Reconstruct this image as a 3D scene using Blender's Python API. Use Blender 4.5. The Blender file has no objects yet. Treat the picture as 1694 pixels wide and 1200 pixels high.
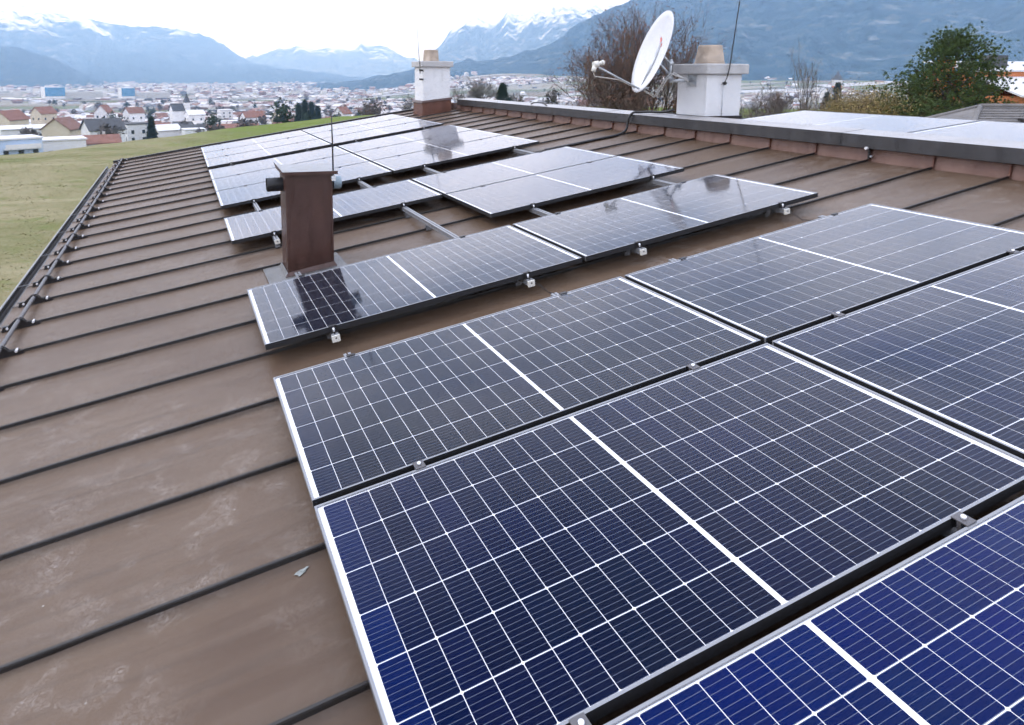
import bpy, math, random
import numpy as np
from mathutils import Vector, Matrix

# ------------------------------------------------------------------ camera, sky, sun, exposure
SC = bpy.context.scene
COL = SC.collection
TH = math.radians(8.5)                       # pitch of the metal roof
CAM = Vector((-0.37489, -3.34861, 1.50987))
CM = ((0.932105, 0.052664, -0.358339), (-0.362176, 0.143554, -0.920989), (0.002938, 0.988240, 0.152881))
cam_d = bpy.data.cameras.new('camera')
cam_o = bpy.data.objects.new('camera', cam_d)
COL.objects.link(cam_o)
m = Matrix.Identity(4)
for i in range(3):
    for j in range(3):
        m[i][j] = CM[i][j]
    m[i][3] = CAM[i]
cam_o.matrix_world = m
cam_d.sensor_width = 36.0
cam_d.sensor_fit = 'HORIZONTAL'
cam_d.lens = 24.0367
cam_d.shift_x = 0.06548
cam_d.shift_y = -0.17709
cam_d.clip_start = 0.05
cam_d.clip_end = 80000.0
SC.camera = cam_o

SUN_EL, SUN_AZ = math.radians(48), math.radians(-65)      # azimuth from +Y towards +X
W = bpy.data.worlds.new('World')
SC.world = W
W.use_nodes = True
wn, wl = W.node_tree.nodes, W.node_tree.links
wn.clear()
w_out = wn.new('ShaderNodeOutputWorld')
w_bg = wn.new('ShaderNodeBackground')
w_sky = wn.new('ShaderNodeTexSky')
w_sky.sky_type = 'NISHITA'
w_sky.sun_disc = False
w_sky.sun_elevation = SUN_EL
w_sky.sun_rotation = SUN_AZ
w_sky.altitude = 600
w_sky.dust_density = 2.0
w_co = wn.new('ShaderNodeTexCoord')
w_map = wn.new('ShaderNodeMapping')
w_map.inputs['Scale'].default_value = (1.6, 1.6, 5.0)
w_map.inputs['Location'].default_value = (3.1, .4, 1.7)
w_no = wn.new('ShaderNodeTexNoise')
w_no.inputs['Scale'].default_value = 1.7
w_no.inputs['Detail'].default_value = 5
w_no.inputs['Roughness'].default_value = 0.55
w_rmp = wn.new('ShaderNodeValToRGB')
w_rmp.color_ramp.elements[0].position = 0.34
w_rmp.color_ramp.elements[0].color = (5.6, 6.7, 9.6, 1)
w_rmp.color_ramp.elements[1].position = 0.58
w_rmp.color_ramp.elements[1].color = (12.0, 12.9, 15.9, 1)
w_mix = wn.new('ShaderNodeMix')
w_mix.data_type = 'RGBA'
w_mix.inputs[0].default_value = 0.88
wl.new(w_co.outputs['Generated'], w_map.inputs['Vector'])
wl.new(w_map.outputs['Vector'], w_no.inputs['Vector'])
wl.new(w_no.outputs['Fac'], w_rmp.inputs['Fac'])
wl.new(w_sky.outputs['Color'], w_mix.inputs[6])
wl.new(w_rmp.outputs['Color'], w_mix.inputs[7])
wl.new(w_mix.outputs[2], w_bg.inputs['Color'])
w_bg.inputs['Strength'].default_value = 0.15
wl.new(w_bg.outputs['Background'], w_out.inputs['Surface'])

sun_d = bpy.data.lights.new('sun', 'SUN')
sun_d.energy = 0.9
sun_d.angle = math.radians(30)
sun_d.color = (1.0, 0.98, 0.96)
sun_o = bpy.data.objects.new('sun', sun_d)
COL.objects.link(sun_o)
sdir = Vector((math.sin(SUN_AZ) * math.cos(SUN_EL), math.cos(SUN_AZ) * math.cos(SUN_EL), math.sin(SUN_EL)))
sun_o.rotation_euler = sdir.to_track_quat('Z', 'Y').to_euler()
sun_o.location = sdir * 50

SC.view_settings.view_transform = 'Standard'
SC.view_settings.look = 'None'
SC.view_settings.exposure = 0.35
SC.view_settings.gamma = 1.0
SC.view_settings.use_curve_mapping = False
SC.render.engine = 'CYCLES'
SC.cycles.use_denoising = True
SC.cycles.denoising_input_passes = 'RGB'
SC.cycles.max_bounces = 5
SC.cycles.glossy_bounces = 3
SC.cycles.diffuse_bounces = 3
SC.cycles.transparent_max_bounces = 6
SC.cycles.volume_bounces = 2
SC.cycles.use_adaptive_sampling = True
SC.cycles.adaptive_threshold = 0.02

rnd = random.Random(7)
CT, ST = math.cos(TH), math.sin(TH)
R_ROOF = (0.0, -TH, 0.0)


def RP(s, a, n=0.0):
    """roof frame (s up the slope, a along the eave, n off the panel plane) to world"""
    return Vector((s * CT - n * ST, a, s * ST + n * CT))


FX, PX, PY = 1131.06, 736.07, 300.0


def ray(x, y):
    """direction through a pixel of the photograph, unit depth along the optical axis"""
    c = ((x - PX) / FX, -(y - PY) / FX, -1.0)
    return Vector([sum(CM[i][j] * c[j] for j in range(3)) for i in range(3)])


def at(x, y, depth):
    return CAM + ray(x, y) * depth


# ------------------------------------------------------------------ helpers
class MB:
    def __init__(self):
        self.v, self.f, self.mi, self.sm = [], [], [], []

    def face(self, pts, mi=0, smooth=False):
        b = len(self.v)
        self.v += [tuple(p) for p in pts]
        self.f.append(tuple(range(b, b + len(pts))))
        self.mi.append(mi)
        self.sm.append(smooth)

    def box(self, x0, x1, y0, y1, z0, z1, mi=0, sides=None):
        b = len(self.v)
        self.v += [(x0, y0, z0), (x1, y0, z0), (x1, y1, z0), (x0, y1, z0), (x0, y0, z1), (x1, y0, z1), (x1, y1, z1), (x0, y1, z1)]
        fs = [('b', (0, 3, 2, 1)), ('t', (4, 5, 6, 7)), ('y0', (0, 1, 5, 4)), ('x1', (1, 2, 6, 5)), ('y1', (2, 3, 7, 6)), ('x0', (3, 0, 4, 7))]
        for k, f in fs:
            self.f.append(tuple(b + i for i in f))
            self.mi.append((sides or {}).get(k, mi))
            self.sm.append(False)

    def tube(self, pts, rad, n=6, mi=0, caps=True, smooth=True):
        pts = [Vector(p) for p in pts]
        if not isinstance(rad, (list, tuple)):
            rad = [rad] * len(pts)
        b = len(self.v)
        ref = None
        for i, p in enumerate(pts):
            d = (pts[min(i + 1, len(pts) - 1)] - pts[max(i - 1, 0)])
            if d.length < 1e-9:
                d = Vector((0, 0, 1))
            d.normalize()
            if ref is None:
                ref = d.orthogonal().normalized()
            else:
                ref = (ref - d * ref.dot(d))
                ref = ref.normalized() if ref.length > 1e-6 else d.orthogonal().normalized()
            q = d.cross(ref)
            for k in range(n):
                t = 2 * math.pi * k / n
                self.v.append(tuple(p + (ref * math.cos(t) + q * math.sin(t)) * rad[i]))
        for i in range(len(pts) - 1):
            for k in range(n):
                k2 = (k + 1) % n
                self.f.append((b + i * n + k, b + i * n + k2, b + (i + 1) * n + k2, b + (i + 1) * n + k))
                self.mi.append(mi)
                self.sm.append(smooth)
        if caps:
            e = b + (len(pts) - 1) * n
            self.f.append(tuple(b + k for k in reversed(range(n))))
            self.f.append(tuple(e + k for k in range(n)))
            self.mi += [mi, mi]
            self.sm += [False, False]

    def prism(self, prof, y0, y1, mi=0):
        """profile in (x, z) pushed along y"""
        n = len(prof)
        b = len(self.v)
        self.v += [(p[0], y0, p[1]) for p in prof] + [(p[0], y1, p[1]) for p in prof]
        for k in range(n):
            k2 = (k + 1) % n
            self.f.append((b + k, b + k2, b + n + k2, b + n + k))
        self.f.append(tuple(b + k for k in reversed(range(n))))
        self.f.append(tuple(b + n + k for k in range(n)))
        self.mi += [mi] * (n + 2)
        self.sm += [False] * (n + 2)

    def mesh(self, name, mats):
        me = bpy.data.meshes.new(name)
        me.from_pydata(self.v, [], self.f)
        for mt in (mats if isinstance(mats, (list, tuple)) else [mats]):
            me.materials.append(mt)
        me.polygons.foreach_set('material_index', self.mi)
        me.polygons.foreach_set('use_smooth', self.sm)
        me.update()
        return me

    def build(self, name, mats, parent=None, loc=(0, 0, 0), rot=(0, 0, 0)):
        return put(name, self.mesh(name, mats), parent, loc, rot)


def put(name, me, parent=None, loc=(0, 0, 0), rot=(0, 0, 0), scale=None):
    o = bpy.data.objects.new(name, me)
    COL.objects.link(o)
    if parent is not None:
        o.parent = parent
    o.location = loc
    o.rotation_euler = rot
    if scale is not None:
        o.scale = scale
    return o


def empty(name, label, cat, loc=(0, 0, 0), rot=(0, 0, 0), group=None):
    o = put(name, None, None, loc, rot)
    o.empty_display_size = 0.2
    return tag(o, label, cat, group)


def tag(o, label=None, cat=None, group=None, kind=None):
    if label:
        o['label'] = label
    if cat:
        o['category'] = cat
    if group:
        o['group'] = group
    if kind:
        o['kind'] = kind
    return o


def bevel(o, w, seg=2):
    b = o.modifiers.new('bevel', 'BEVEL')
    b.width = w
    b.segments = seg
    b.limit_method = 'ANGLE'
    return o


# ------------------------------------------------------------------ material helpers
class NT:
    def __init__(self, name):
        self.m = bpy.data.materials.new(name)
        self.m.use_nodes = True
        self.t = self.m.node_tree
        self.n = self.t.nodes
        self.l = self.t.links
        self.p = self.n.get('Principled BSDF')
        self.out = self.n.get('Material Output')

    def new(self, ty, **kw):
        nd = self.n.new(ty)
        for k, v in kw.items():
            if k in nd.inputs:
                nd.inputs[k].default_value = v
            else:
                setattr(nd, k, v)
        return nd

    def link(self, a, b):
        self.l.new(a, b)

    def pos(self, scale=(1, 1, 1), rot=(0, 0, 0), obj=False):
        if obj:
            g = self.new('ShaderNodeTexCoord').outputs['Object']
        else:
            g = self.new('ShaderNodeNewGeometry').outputs['Position']
        mp = self.new('ShaderNodeMapping')
        mp.inputs['Scale'].default_value = scale
        mp.inputs['Rotation'].default_value = rot
        self.link(g, mp.inputs['Vector'])
        return mp.outputs['Vector']

    def noise(self, vec, scale, detail=4, rough=0.55, dist=0.0):
        nd = self.new('ShaderNodeTexNoise')
        nd.inputs['Scale'].default_value = scale
        nd.inputs['Detail'].default_value = detail
        nd.inputs['Roughness'].default_value = rough
        nd.inputs['Distortion'].default_value = dist
        self.link(vec, nd.inputs['Vector'])
        return nd.outputs['Fac']

    def ramp(self, fac, stops, interp='LINEAR'):
        nd = self.new('ShaderNodeValToRGB')
        cr = nd.color_ramp
        cr.interpolation = interp
        while len(cr.elements) < len(stops):
            cr.elements.new(0.5)
        for e, (p, c) in zip(cr.elements, stops):
            e.position = p
            e.color = tuple(c) + (1,) if len(c) == 3 else c
        self.link(fac, nd.inputs['Fac'])
        return nd.outputs['Color']

    def mix(self, fac, a, b, blend='MIX'):
        nd = self.new('ShaderNodeMix')
        nd.data_type = 'RGBA'
        nd.blend_type = blend
        for i, v in ((0, fac), (6, a), (7, b)):
            if isinstance(v, (int, float)):
                nd.inputs[i].default_value = v
            elif isinstance(v, tuple):
                nd.inputs[i].default_value = v + (1,) if len(v) == 3 else v
            else:
                self.link(v, nd.inputs[i])
        return nd.outputs[2]

    def math(self, op, a, b=None, c=None):
        nd = self.new('ShaderNodeMath')
        nd.operation = op
        for i, v in enumerate((a, b, c)):
            if v is None:
                continue
            if isinstance(v, (int, float)):
                nd.inputs[i].default_value = v
            else:
                self.link(v, nd.inputs[i])
        return nd.outputs[0]

    def sep(self, vec):
        nd = self.new('ShaderNodeSeparateXYZ')
        self.link(vec, nd.inputs[0])
        return nd.outputs

    def bump(self, h, strength=0.3, dist=0.01):
        nd = self.new('ShaderNodeBump')
        nd.inputs['Strength'].default_value = strength
        nd.inputs['Distance'].default_value = dist
        self.link(h, nd.inputs['Height'])
        self.link(nd.outputs['Normal'], self.p.inputs['Normal'])

    def base(self, c):
        if isinstance(c, tuple):
            self.p.inputs['Base Color'].default_value = c + (1,) if len(c) == 3 else c
        else:
            self.link(c, self.p.inputs['Base Color'])

    def set(self, rough=0.6, metal=0.0, spec=None):
        if isinstance(rough, (int, float)):
            self.p.inputs['Roughness'].default_value = rough
        else:
            self.link(rough, self.p.inputs['Roughness'])
        self.p.inputs['Metallic'].default_value = metal
        if spec is not None:
            self.p.inputs['Specular IOR Level'].default_value = spec
        return self.m


def plain(name, col, rough=0.6, metal=0.0, var=0.12, scale=6.0, bump=0.0, obj=False, spec=None):
    t = NT(name)
    v = t.pos(obj=obj)
    n = t.noise(v, scale, 5)
    lo = tuple(c * (1 - var) for c in col)
    hi = tuple(min(1, c * (1 + var)) for c in col)
    t.base(t.ramp(n, [(0.3, lo), (0.7, hi)]))
    if bump:
        t.bump(n, bump, 0.01)
    return t.set(rough, metal, spec)


# ------------------------------------------------------------------ materials of the roof
def mat_pan():
    t = NT('brown_roof_metal')
    v = t.pos()
    big = t.noise(v, 0.8, 3)
    streak = t.noise(t.pos((0.8, 9.0, 0.8)), 1.6, 5, 0.6)
    fine = t.noise(v, 26, 6, 0.7)
    base = t.ramp(big, [(0.3, (0.082, 0.051, 0.033)), (0.7, (0.120, 0.081, 0.055))])
    base = t.mix(t.math('MULTIPLY', t.math('SUBTRACT', streak, 0.35), 0.9), base, (0.158, 0.114, 0.080))
    # dusty scuffs: small loose patches broken up by fine grain
    patch = t.ramp(t.noise(v, 4.6, 4, 0.6, 0.8), [(0.50, (0, 0, 0)), (0.68, (1, 1, 1))])
    grain = t.ramp(t.noise(t.pos((1, 1, 1), (0, 0, .5)), 48, 5, 0.75, 1.5), [(0.45, (0, 0, 0)), (0.66, (1, 1, 1))])
    near = t.ramp(t.noise(v, .55, 2), [(0.40, (0, 0, 0)), (0.60, (1, 1, 1))])
    scuff = t.math('MULTIPLY', t.math('MULTIPLY', t.math('MULTIPLY', patch, grain), near), 0.85)
    base = t.mix(scuff, base, (0.27, 0.23, 0.205))
    # long run-off streaks down the slope
    run = t.ramp(t.noise(t.pos((.55, 22, .55)), 1.3, 4, .6), [(.52, (0, 0, 0)), (.70, (1, 1, 1))])
    base = t.mix(t.math('MULTIPLY', run, .35), base, (0.060, 0.046, 0.038))
    fy = t.math('FRACT', t.math('DIVIDE', t.math('SUBTRACT', t.sep(t.new('ShaderNodeNewGeometry').outputs['Position'])[1], .01), .592))
    edge = t.math('MULTIPLY', t.math('ABSOLUTE', t.math('SUBTRACT', fy, .5)), 2)
    dirt = t.math('MULTIPLY', t.ramp(t.math('ADD', edge, t.math('MULTIPLY', t.math('SUBTRACT', streak, .5), .5)), [(.80, (0, 0, 0)), (1.0, (1, 1, 1))]), .5)
    base = t.mix(dirt, base, (0.058, 0.045, 0.036))
    vo = t.new('ShaderNodeTexVoronoi')
    vo.inputs['Scale'].default_value = 9
    t.link(v, vo.inputs['Vector'])
    spk = t.ramp(vo.outputs['Distance'], [(0.02, (1, 1, 1)), (0.045, (0, 0, 0))])
    base = t.mix(t.math('MULTIPLY', spk, t.math('GREATER_THAN', big, 0.52)), base, (0.30, 0.28, 0.26))
    t.base(base)
    t.bump(t.noise(v, 9, 4), 0.05, 0.01)
    r = t.ramp(fine, [(0.3, (0.36, 0.36, 0.36)), (0.7, (0.52, 0.52, 0.52))])
    return t.set(r, 0.0, 0.24)


def mat_copper(name, lo, hi, rough=0.5):
    t = NT(name)
    v = t.pos()
    n = t.noise(t.pos((5, 5, 1.1)), 2.4, 6, 0.6)
    n2 = t.noise(v, 14, 5, 0.6)
    c = t.ramp(n, [(0.3, lo), (0.72, hi)])
    c = t.mix(t.math('MULTIPLY', n2, 0.35), c, tuple(x * 0.55 for x in lo))
    t.base(c)
    t.bump(n2, 0.06, 0.01)
    return t.set(rough, 0.15)


def mat_glass():
    t = NT('solar_glass')
    t.n.remove(t.p)
    lw = t.new('ShaderNodeLayerWeight')      # Schlick-style reflectance of anti-reflex glass: 1.5 % straight on, steep rise at grazing view
    lw.inputs['Blend'].default_value = 0.5
    fr = t.math('ADD', t.math('MULTIPLY', t.math('POWER', lw.outputs['Facing'], 4.2), 0.99), 0.002)
    tr = t.new('ShaderNodeBsdfTransparent')
    gl = t.new('ShaderNodeBsdfAnisotropic')
    gl.inputs['Roughness'].default_value = 0.07
    gl.inputs['Color'].default_value = (0.97, 0.97, 1.0, 1)
    bp_ = t.new('ShaderNodeBump')
    bp_.inputs['Strength'].default_value = 0.02
    bp_.inputs['Distance'].default_value = 0.01
    t.link(t.noise(t.pos(), 7, 2), bp_.inputs['Height'])
    t.link(bp_.outputs['Normal'], gl.inputs['Normal'])
    # thin dust film with drip marks down the slope
    du = t.new('ShaderNodeBsdfDiffuse')
    du.inputs['Color'].default_value = (0.42, 0.40, 0.37, 1)
    drip = t.ramp(t.noise(t.pos((.9, 16, .9)), 1.4, 4, .6), [(.46, (0, 0, 0)), (.74, (1, 1, 1))])
    blot = t.ramp(t.noise(t.pos(), 2.2, 5, .65), [(.40, (0, 0, 0)), (.75, (1, 1, 1))])
    spot = t.ramp(t.noise(t.pos(), 70, 2, .5), [(.70, (0, 0, 0)), (.76, (1, 1, 1))])
    dust = t.math('ADD', t.math('MULTIPLY', t.math('ADD', drip, blot), .004), t.math('MULTIPLY', t.math('MULTIPLY', spot, blot), .05))
    md = t.new('ShaderNodeMixShader')
    t.link(dust, md.inputs[0])
    t.link(tr.outputs[0], md.inputs[1])
    t.link(du.outputs[0], md.inputs[2])
    mx = t.new('ShaderNodeMixShader')
    t.link(fr, mx.inputs[0])
    t.link(md.outputs[0], mx.inputs[1])
    t.link(gl.outputs[0], mx.inputs[2])
    t.link(mx.outputs[0], t.out.inputs['Surface'])
    return t.m


CELL_W, CELL_H = 0.0817, 0.1713            # along s, along a


def mat_cell(lines=True):
    t = NT('silicon_cell' if lines else 'silicon_cell_plain')
    oi = t.new('ShaderNodeObjectInfo')
    c = oi.outputs['Color']
    n = t.noise(t.pos(obj=True), 9, 3)
    c = t.mix(t.math('MULTIPLY', n, 0.5), c, (0.003, 0.0045, 0.012))
    if lines:
        y = t.sep(t.new('ShaderNodeTexCoord').outputs['Object'])[1]
        fr = t.math('FRACT', t.math('ADD', t.math('DIVIDE', y, CELL_H / 9), 0.5 + 4.5))
        d = t.math('ABSOLUTE', t.math('SUBTRACT', fr, 0.5))
        ln = t.math('LESS_THAN', d, 0.032)
        c = t.mix(ln, c, (0.12, 0.14, 0.19))
    t.base(c)
    return t.set(0.5, 0.0, 0.0)


M = {}
M['pan'] = mat_pan()
M['seam'] = plain('seam_metal', (0.016, 0.013, 0.012), 0.5, 0, 0.3, 5)
M['copper'] = mat_copper('weathered_copper', (0.150, 0.080, 0.062), (0.27, 0.165, 0.132))
M['copper_dark'] = mat_copper('dark_copper_cladding', (0.046, 0.020, 0.015), (0.098, 0.048, 0.037), 0.38)
M['copper_red'] = mat_copper('reddish_copper_flashing', (0.10, 0.040, 0.026), (0.20, 0.085, 0.055), 0.5)
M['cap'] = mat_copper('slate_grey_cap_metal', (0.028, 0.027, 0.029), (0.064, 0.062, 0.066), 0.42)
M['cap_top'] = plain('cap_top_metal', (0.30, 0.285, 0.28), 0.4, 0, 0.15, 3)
M['alu'] = plain('silver_aluminium', (0.24, 0.245, 0.26), 0.40, 0.3, 0.05, 9)
M['alu_shade'] = plain('shaded_frame_side', (0.012, 0.012, 0.014), 0.6, 0, 0.1, 9)  # near-black stands for shade, painted on the frames' outer faces
M['back'] = plain('white_backsheet', (0.80, 0.80, 0.82), 0.6, 0, 0.03, 9)
M['glass'] = mat_glass()
M['cell'] = mat_cell()
M['cell_plain'] = mat_cell(False)
def mat_render():
    t = NT('white_render')
    v = t.pos()
    n = t.noise(v, 22, 6, .7)
    c = t.ramp(t.noise(v, 2.5, 4), [(.3, (.66, .66, .675)), (.7, (.74, .74, .75))])
    st = t.ramp(t.noise(t.pos((9, 9, .7)), 1.6, 5, .6), [(.54, (0, 0, 0)), (.76, (1, 1, 1))])
    c = t.mix(t.math('MULTIPLY', st, .4), c, (.44, .43, .41))
    t.base(c)
    t.bump(n, .25, .006)
    return t.set(.85, 0, .2)


M['white'] = mat_render()
M['slab'] = plain('concrete_slab', (0.46, 0.45, 0.445), 0.85, 0, 0.15, 5, 0.3)
M['pot'] = plain('clay_pot', (0.36, 0.29, 0.23), 0.85, 0, 0.32, 7, 0.3)
M['black'] = plain('black_plastic', (0.012, 0.012, 0.014), 0.45, 0, 0.15, 9)
M['guard'] = plain('dark_bracket_metal', (0.018, 0.016, 0.017), 0.4, 0.2, 0.2, 9)
M['pipe'] = plain('grey_guard_pipe', (0.095, 0.090, 0.095), 0.45, 0.2, 0.2, 4)
M['bolt'] = plain('zinc_bolt', (0.75, 0.75, 0.77), 0.35, 0.4, 0.1, 9)
M['zinc'] = plain('zinc_sheet', (0.26, 0.26, 0.265), 0.45, 0.2, 0.2, 6)
M['lead'] = plain('dull_lead_sheet', (0.125, 0.122, 0.12), 0.5, 0.1, 0.25, 7)
M['vent'] = plain('blue_grey_vent_pipe', (0.24, 0.31, 0.35), 0.4, 0.1, 0.12, 6)
M['dish'] = plain('dish_enamel', (0.62, 0.62, 0.64), 0.45, 0, 0.03, 4)
M['dish_back'] = plain('galvanised_bracket', (0.42, 0.44, 0.46), 0.4, 0.5, 0.1, 8)
M['lnb'] = plain('cream_plastic', (0.68, 0.66, 0.60), 0.5, 0, 0.05, 8)
M['cable'] = plain('grey_cable', (0.48, 0.46, 0.43), 0.6, 0, 0.1, 8)
M['red'] = plain('faded_red_print', (0.60, 0.16, 0.14), 0.6, 0, 0.2, 30)
M['moss'] = plain('pale_dropping', (0.26, 0.28, 0.27), 0.8, 0, 0.3, 60)

# ------------------------------------------------------------------ our building: walls, roof pans, seams, ridge, gutter
PITCH = 0.592
K0, K1 = -8, 22
NR = -0.14                                   # roof sheet below the panel plane
S_EAVE, S_RIDGE = -1.77, 5.76
A0, A1 = 0.01 + K0 * PITCH, 0.01 + K1 * PITCH
building = empty('building', 'brown standing-seam metal roof building carrying the solar panels', 'building', (0, 0, 0))
roof = put('roof', None, building)
Zr = RP(S_RIDGE, 0, NR)
# walls
wb = MB()
xe = RP(S_EAVE + 0.35, 0, NR - 0.05)
wb.face([(xe.x, A0 + .25, -5.6), (xe.x, A1 - .25, -5.6), (xe.x, A1 - .25, xe.z - .03), (xe.x, A0 + .25, xe.z - .03)][::-1])
wb.face([(xe.x, A1 - .25, -5.6), (13.0, A1 - .25, -5.6), (13.0, A1 - .25, .35), (Zr.x, A1 - .25, Zr.z - .1), (xe.x, A1 - .25, xe.z - .03)][::-1])
wb.face([(xe.x, A0 + .25, -5.6), (13.0, A0 + .25, -5.6), (13.0, A0 + .25, .35), (Zr.x, A0 + .25, Zr.z - .1), (xe.x, A0 + .25, xe.z - .03)])
wb.face([(13.0, A0 + .25, -5.6), (13.0, A1 - .25, -5.6), (13.0, A1 - .25, .35), (13.0, A0 + .25, .35)])
wb.build('wall', M['white'], building)

r2 = random.Random(3)
for k in range(K0, K1):
    a0, a1 = 0.01 + k * PITCH + 0.006, 0.01 + (k + 1) * PITCH - 0.006
    nx, ny = 30, 6
    ph, ph2, am = r2.uniform(0, 6), r2.uniform(0, 6), r2.uniform(0.6, 1.3)
    mb = MB()
    tilt = r2.uniform(-0.002, 0.002)
    for i in range(nx + 1):
        s = S_EAVE + (S_RIDGE - S_EAVE) * i / nx
        for j in range(ny + 1):
            u = j / ny
            w = math.sin(math.pi * u)
            n = NR + am * w * (0.0022 * math.sin(s * 2.3 + ph) + 0.0016 * math.sin(s * 5.1 + ph2)) + tilt * (u - .5) + (0.010 if j in (0, ny) else 0)
            mb.v.append((s, a0 + (a1 - a0) * (0.0, .02, .25, .5, .75, .98, 1.0)[j], n))
    for i in range(nx):
        for j in range(ny):
            b = i * (ny + 1) + j
            mb.f.append((b, b + ny + 1, b + ny + 2, b + 1))
            mb.mi.append(0)
            mb.sm.append(True)
    mb.build('pan', M['pan'], roof, (0, 0, 0), R_ROOF)
# standing seams, slightly bent along their length
seam_meshes = []
for q in range(4):
    mb = MB()
    prof = [(-0.0075, -0.004), (-0.0060, 0.020), (-0.0080, 0.023), (-0.0060, 0.029), (0.004, 0.029), (0.0060, 0.023), (0.0045, 0.019), (0.006, -0.004)]
    nx = 36
    ph = r2.uniform(0, 6)
    np_ = len(prof)
    for i in range(nx + 1):
        s = S_EAVE + 0.10 + (S_RIDGE - S_EAVE - 0.10) * i / nx
        off = 0.0022 * math.sin(s * 1.9 + ph) + 0.0014 * math.sin(s * 6.3 + 2 * ph) + 0.0015 * r2.uniform(-1, 1)
        hh = 1.0 if i > 0 else 0.35
        for (y, z) in prof:
            mb.v.append((s, y + off * (1 if z > 0 else .3), NR + z * hh))
    for i in range(nx):
        for j in range(np_):
            j2 = (j + 1) % np_
            mb.f.append((i * np_ + j, i * np_ + j2, (i + 1) * np_ + j2, (i + 1) * np_ + j))
            mb.mi.append(0)
            mb.sm.append(False)
    mb.f.append(tuple(range(np_)))
    mb.mi.append(0)
    mb.sm.append(False)
    seam_meshes.append(mb.mesh('seam', M['seam']))
for k in range(K0, K1 + 1):
    put('seam', seam_meshes[k % 4], roof, (0, 0.01 + k * PITCH, 0), R_ROOF)
# far and near verge upstands
for (y0, y1) in ((A1 + .012, A1 + .10), (A0 - .10, A0 - .012)):
    v = MB()
    v.box(S_EAVE - .02, S_RIDGE, y0, y1, NR - .16, NR + .05)
    v.build('verge_trim', M['guard'], building, (0, 0, 0), R_ROOF)

# ridge: copper upstand pieces between the seams, their standing ends, grey fascia cap
ridge = put('ridge', None, building)
XR, ZR0 = Zr.x, Zr.z
ub = MB()
hw = PITCH / 2 - .008
ub.v += [(-.004, -hw, -.02), (-.004, hw, -.02), (.012, -hw, .15), (.012, hw, .15), (.03, -hw, .15), (.03, hw, .15), (-.045, -hw, -.022), (-.045, hw, -.022)]
ub.f += [(0, 2, 3, 1), (2, 4, 5, 3), (6, 0, 1, 7)]
ub.mi += [0, 0, 0]
ub.sm += [False] * 3
um = ub.mesh('upstand', M['copper'])
eb = MB()
eb.prism([(-.03, -.012), (-.016, .035), (-.012, .15), (.01, .15), (.01, -.012)], -.007, .007)
em = eb.mesh('upstand_seam', M['copper_red'])
for k in range(K0, K1):
    put('upstand', um, ridge, (XR, 0.01 + (k + .5) * PITCH, ZR0 + .006))
for k in range(K0, K1 + 1):
    put('upstand_seam', em, ridge, (XR, 0.01 + k * PITCH, ZR0))
ends = [A0, -2.6, -.62, 1.46, 3.42, 5.48, 7.5, 9.45, A1 - 1.72]
for i in range(len(ends) - 1):
    c = MB()
    y0, y1 = ends[i], ends[i + 1] + .03
    o = .0025 * (i % 2)
    x0, zt = XR - .075 - o, .968 + o
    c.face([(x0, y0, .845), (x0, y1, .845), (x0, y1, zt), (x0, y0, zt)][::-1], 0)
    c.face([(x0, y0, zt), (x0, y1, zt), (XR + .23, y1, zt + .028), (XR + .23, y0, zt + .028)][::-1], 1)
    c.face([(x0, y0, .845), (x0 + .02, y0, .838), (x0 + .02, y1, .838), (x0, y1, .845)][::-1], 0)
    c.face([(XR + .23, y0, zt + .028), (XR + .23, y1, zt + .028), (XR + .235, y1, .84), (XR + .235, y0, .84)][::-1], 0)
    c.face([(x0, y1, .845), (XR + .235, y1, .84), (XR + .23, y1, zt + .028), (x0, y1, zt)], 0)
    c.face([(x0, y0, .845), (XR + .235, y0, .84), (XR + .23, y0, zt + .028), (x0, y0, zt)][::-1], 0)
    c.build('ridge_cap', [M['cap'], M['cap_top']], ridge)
# lifted cover piece over one joint, bolts of the lightning wire clamp
lc = MB()
lc.prism([(0, 0), (.16, .0), (.16, .012), (.085, .045), (0, .012)], 0, .012)
lc.build('joint_cover', M['cap'], ridge, (XR - .03, -.60, .985), (0, 0, 0))
for dz, nm in ((.845, 'clamp_bolt'), (.765, 'clamp_bolt')):
    b = MB()
    b.tube([(-.10 if dz > .8 else -.045, 0, 0), (-.07 if dz > .8 else -.0, 0, 0)], .014, 8)
    b.build(nm, M['bolt'], ridge, (XR, 0.01 + 2 * PITCH - .02, dz))
b = MB()
b.box(-.075, -.05, -.008, .008, -.01, .1)
b.build('clamp_strap', M['guard'], ridge, (XR + .02, 0.01 + 2 * PITCH - .02, .755))
# wall below the cap, so nothing is open
rb = MB()
rb.box(XR + .032, XR + .2, A0, A1 - 1.70, .5, .93)
rb.build('ridge_board', M['seam'], ridge)
# opposite, nearly flat slope
ob = MB()
for k in range(-8, 22):
    y0, y1 = 0.01 + k * PITCH + .006, 0.01 + (k + 1) * PITCH - .006
    o = MB()
    o.face([(XR + .237, y0, .80), (13.4, y0, .42), (13.4, y1, .42), (XR + .237, y1, .80)])
    o.build('pan', M['pan'], roof)
    s_ = MB()
    s_.prism([(XR + .24, .80), (13.4, .42), (13.4, .45), (XR + .24, .83)], -.006, .006)
    s_.build('seam', M['seam'], roof, (0, y0 - .006, 0))

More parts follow.
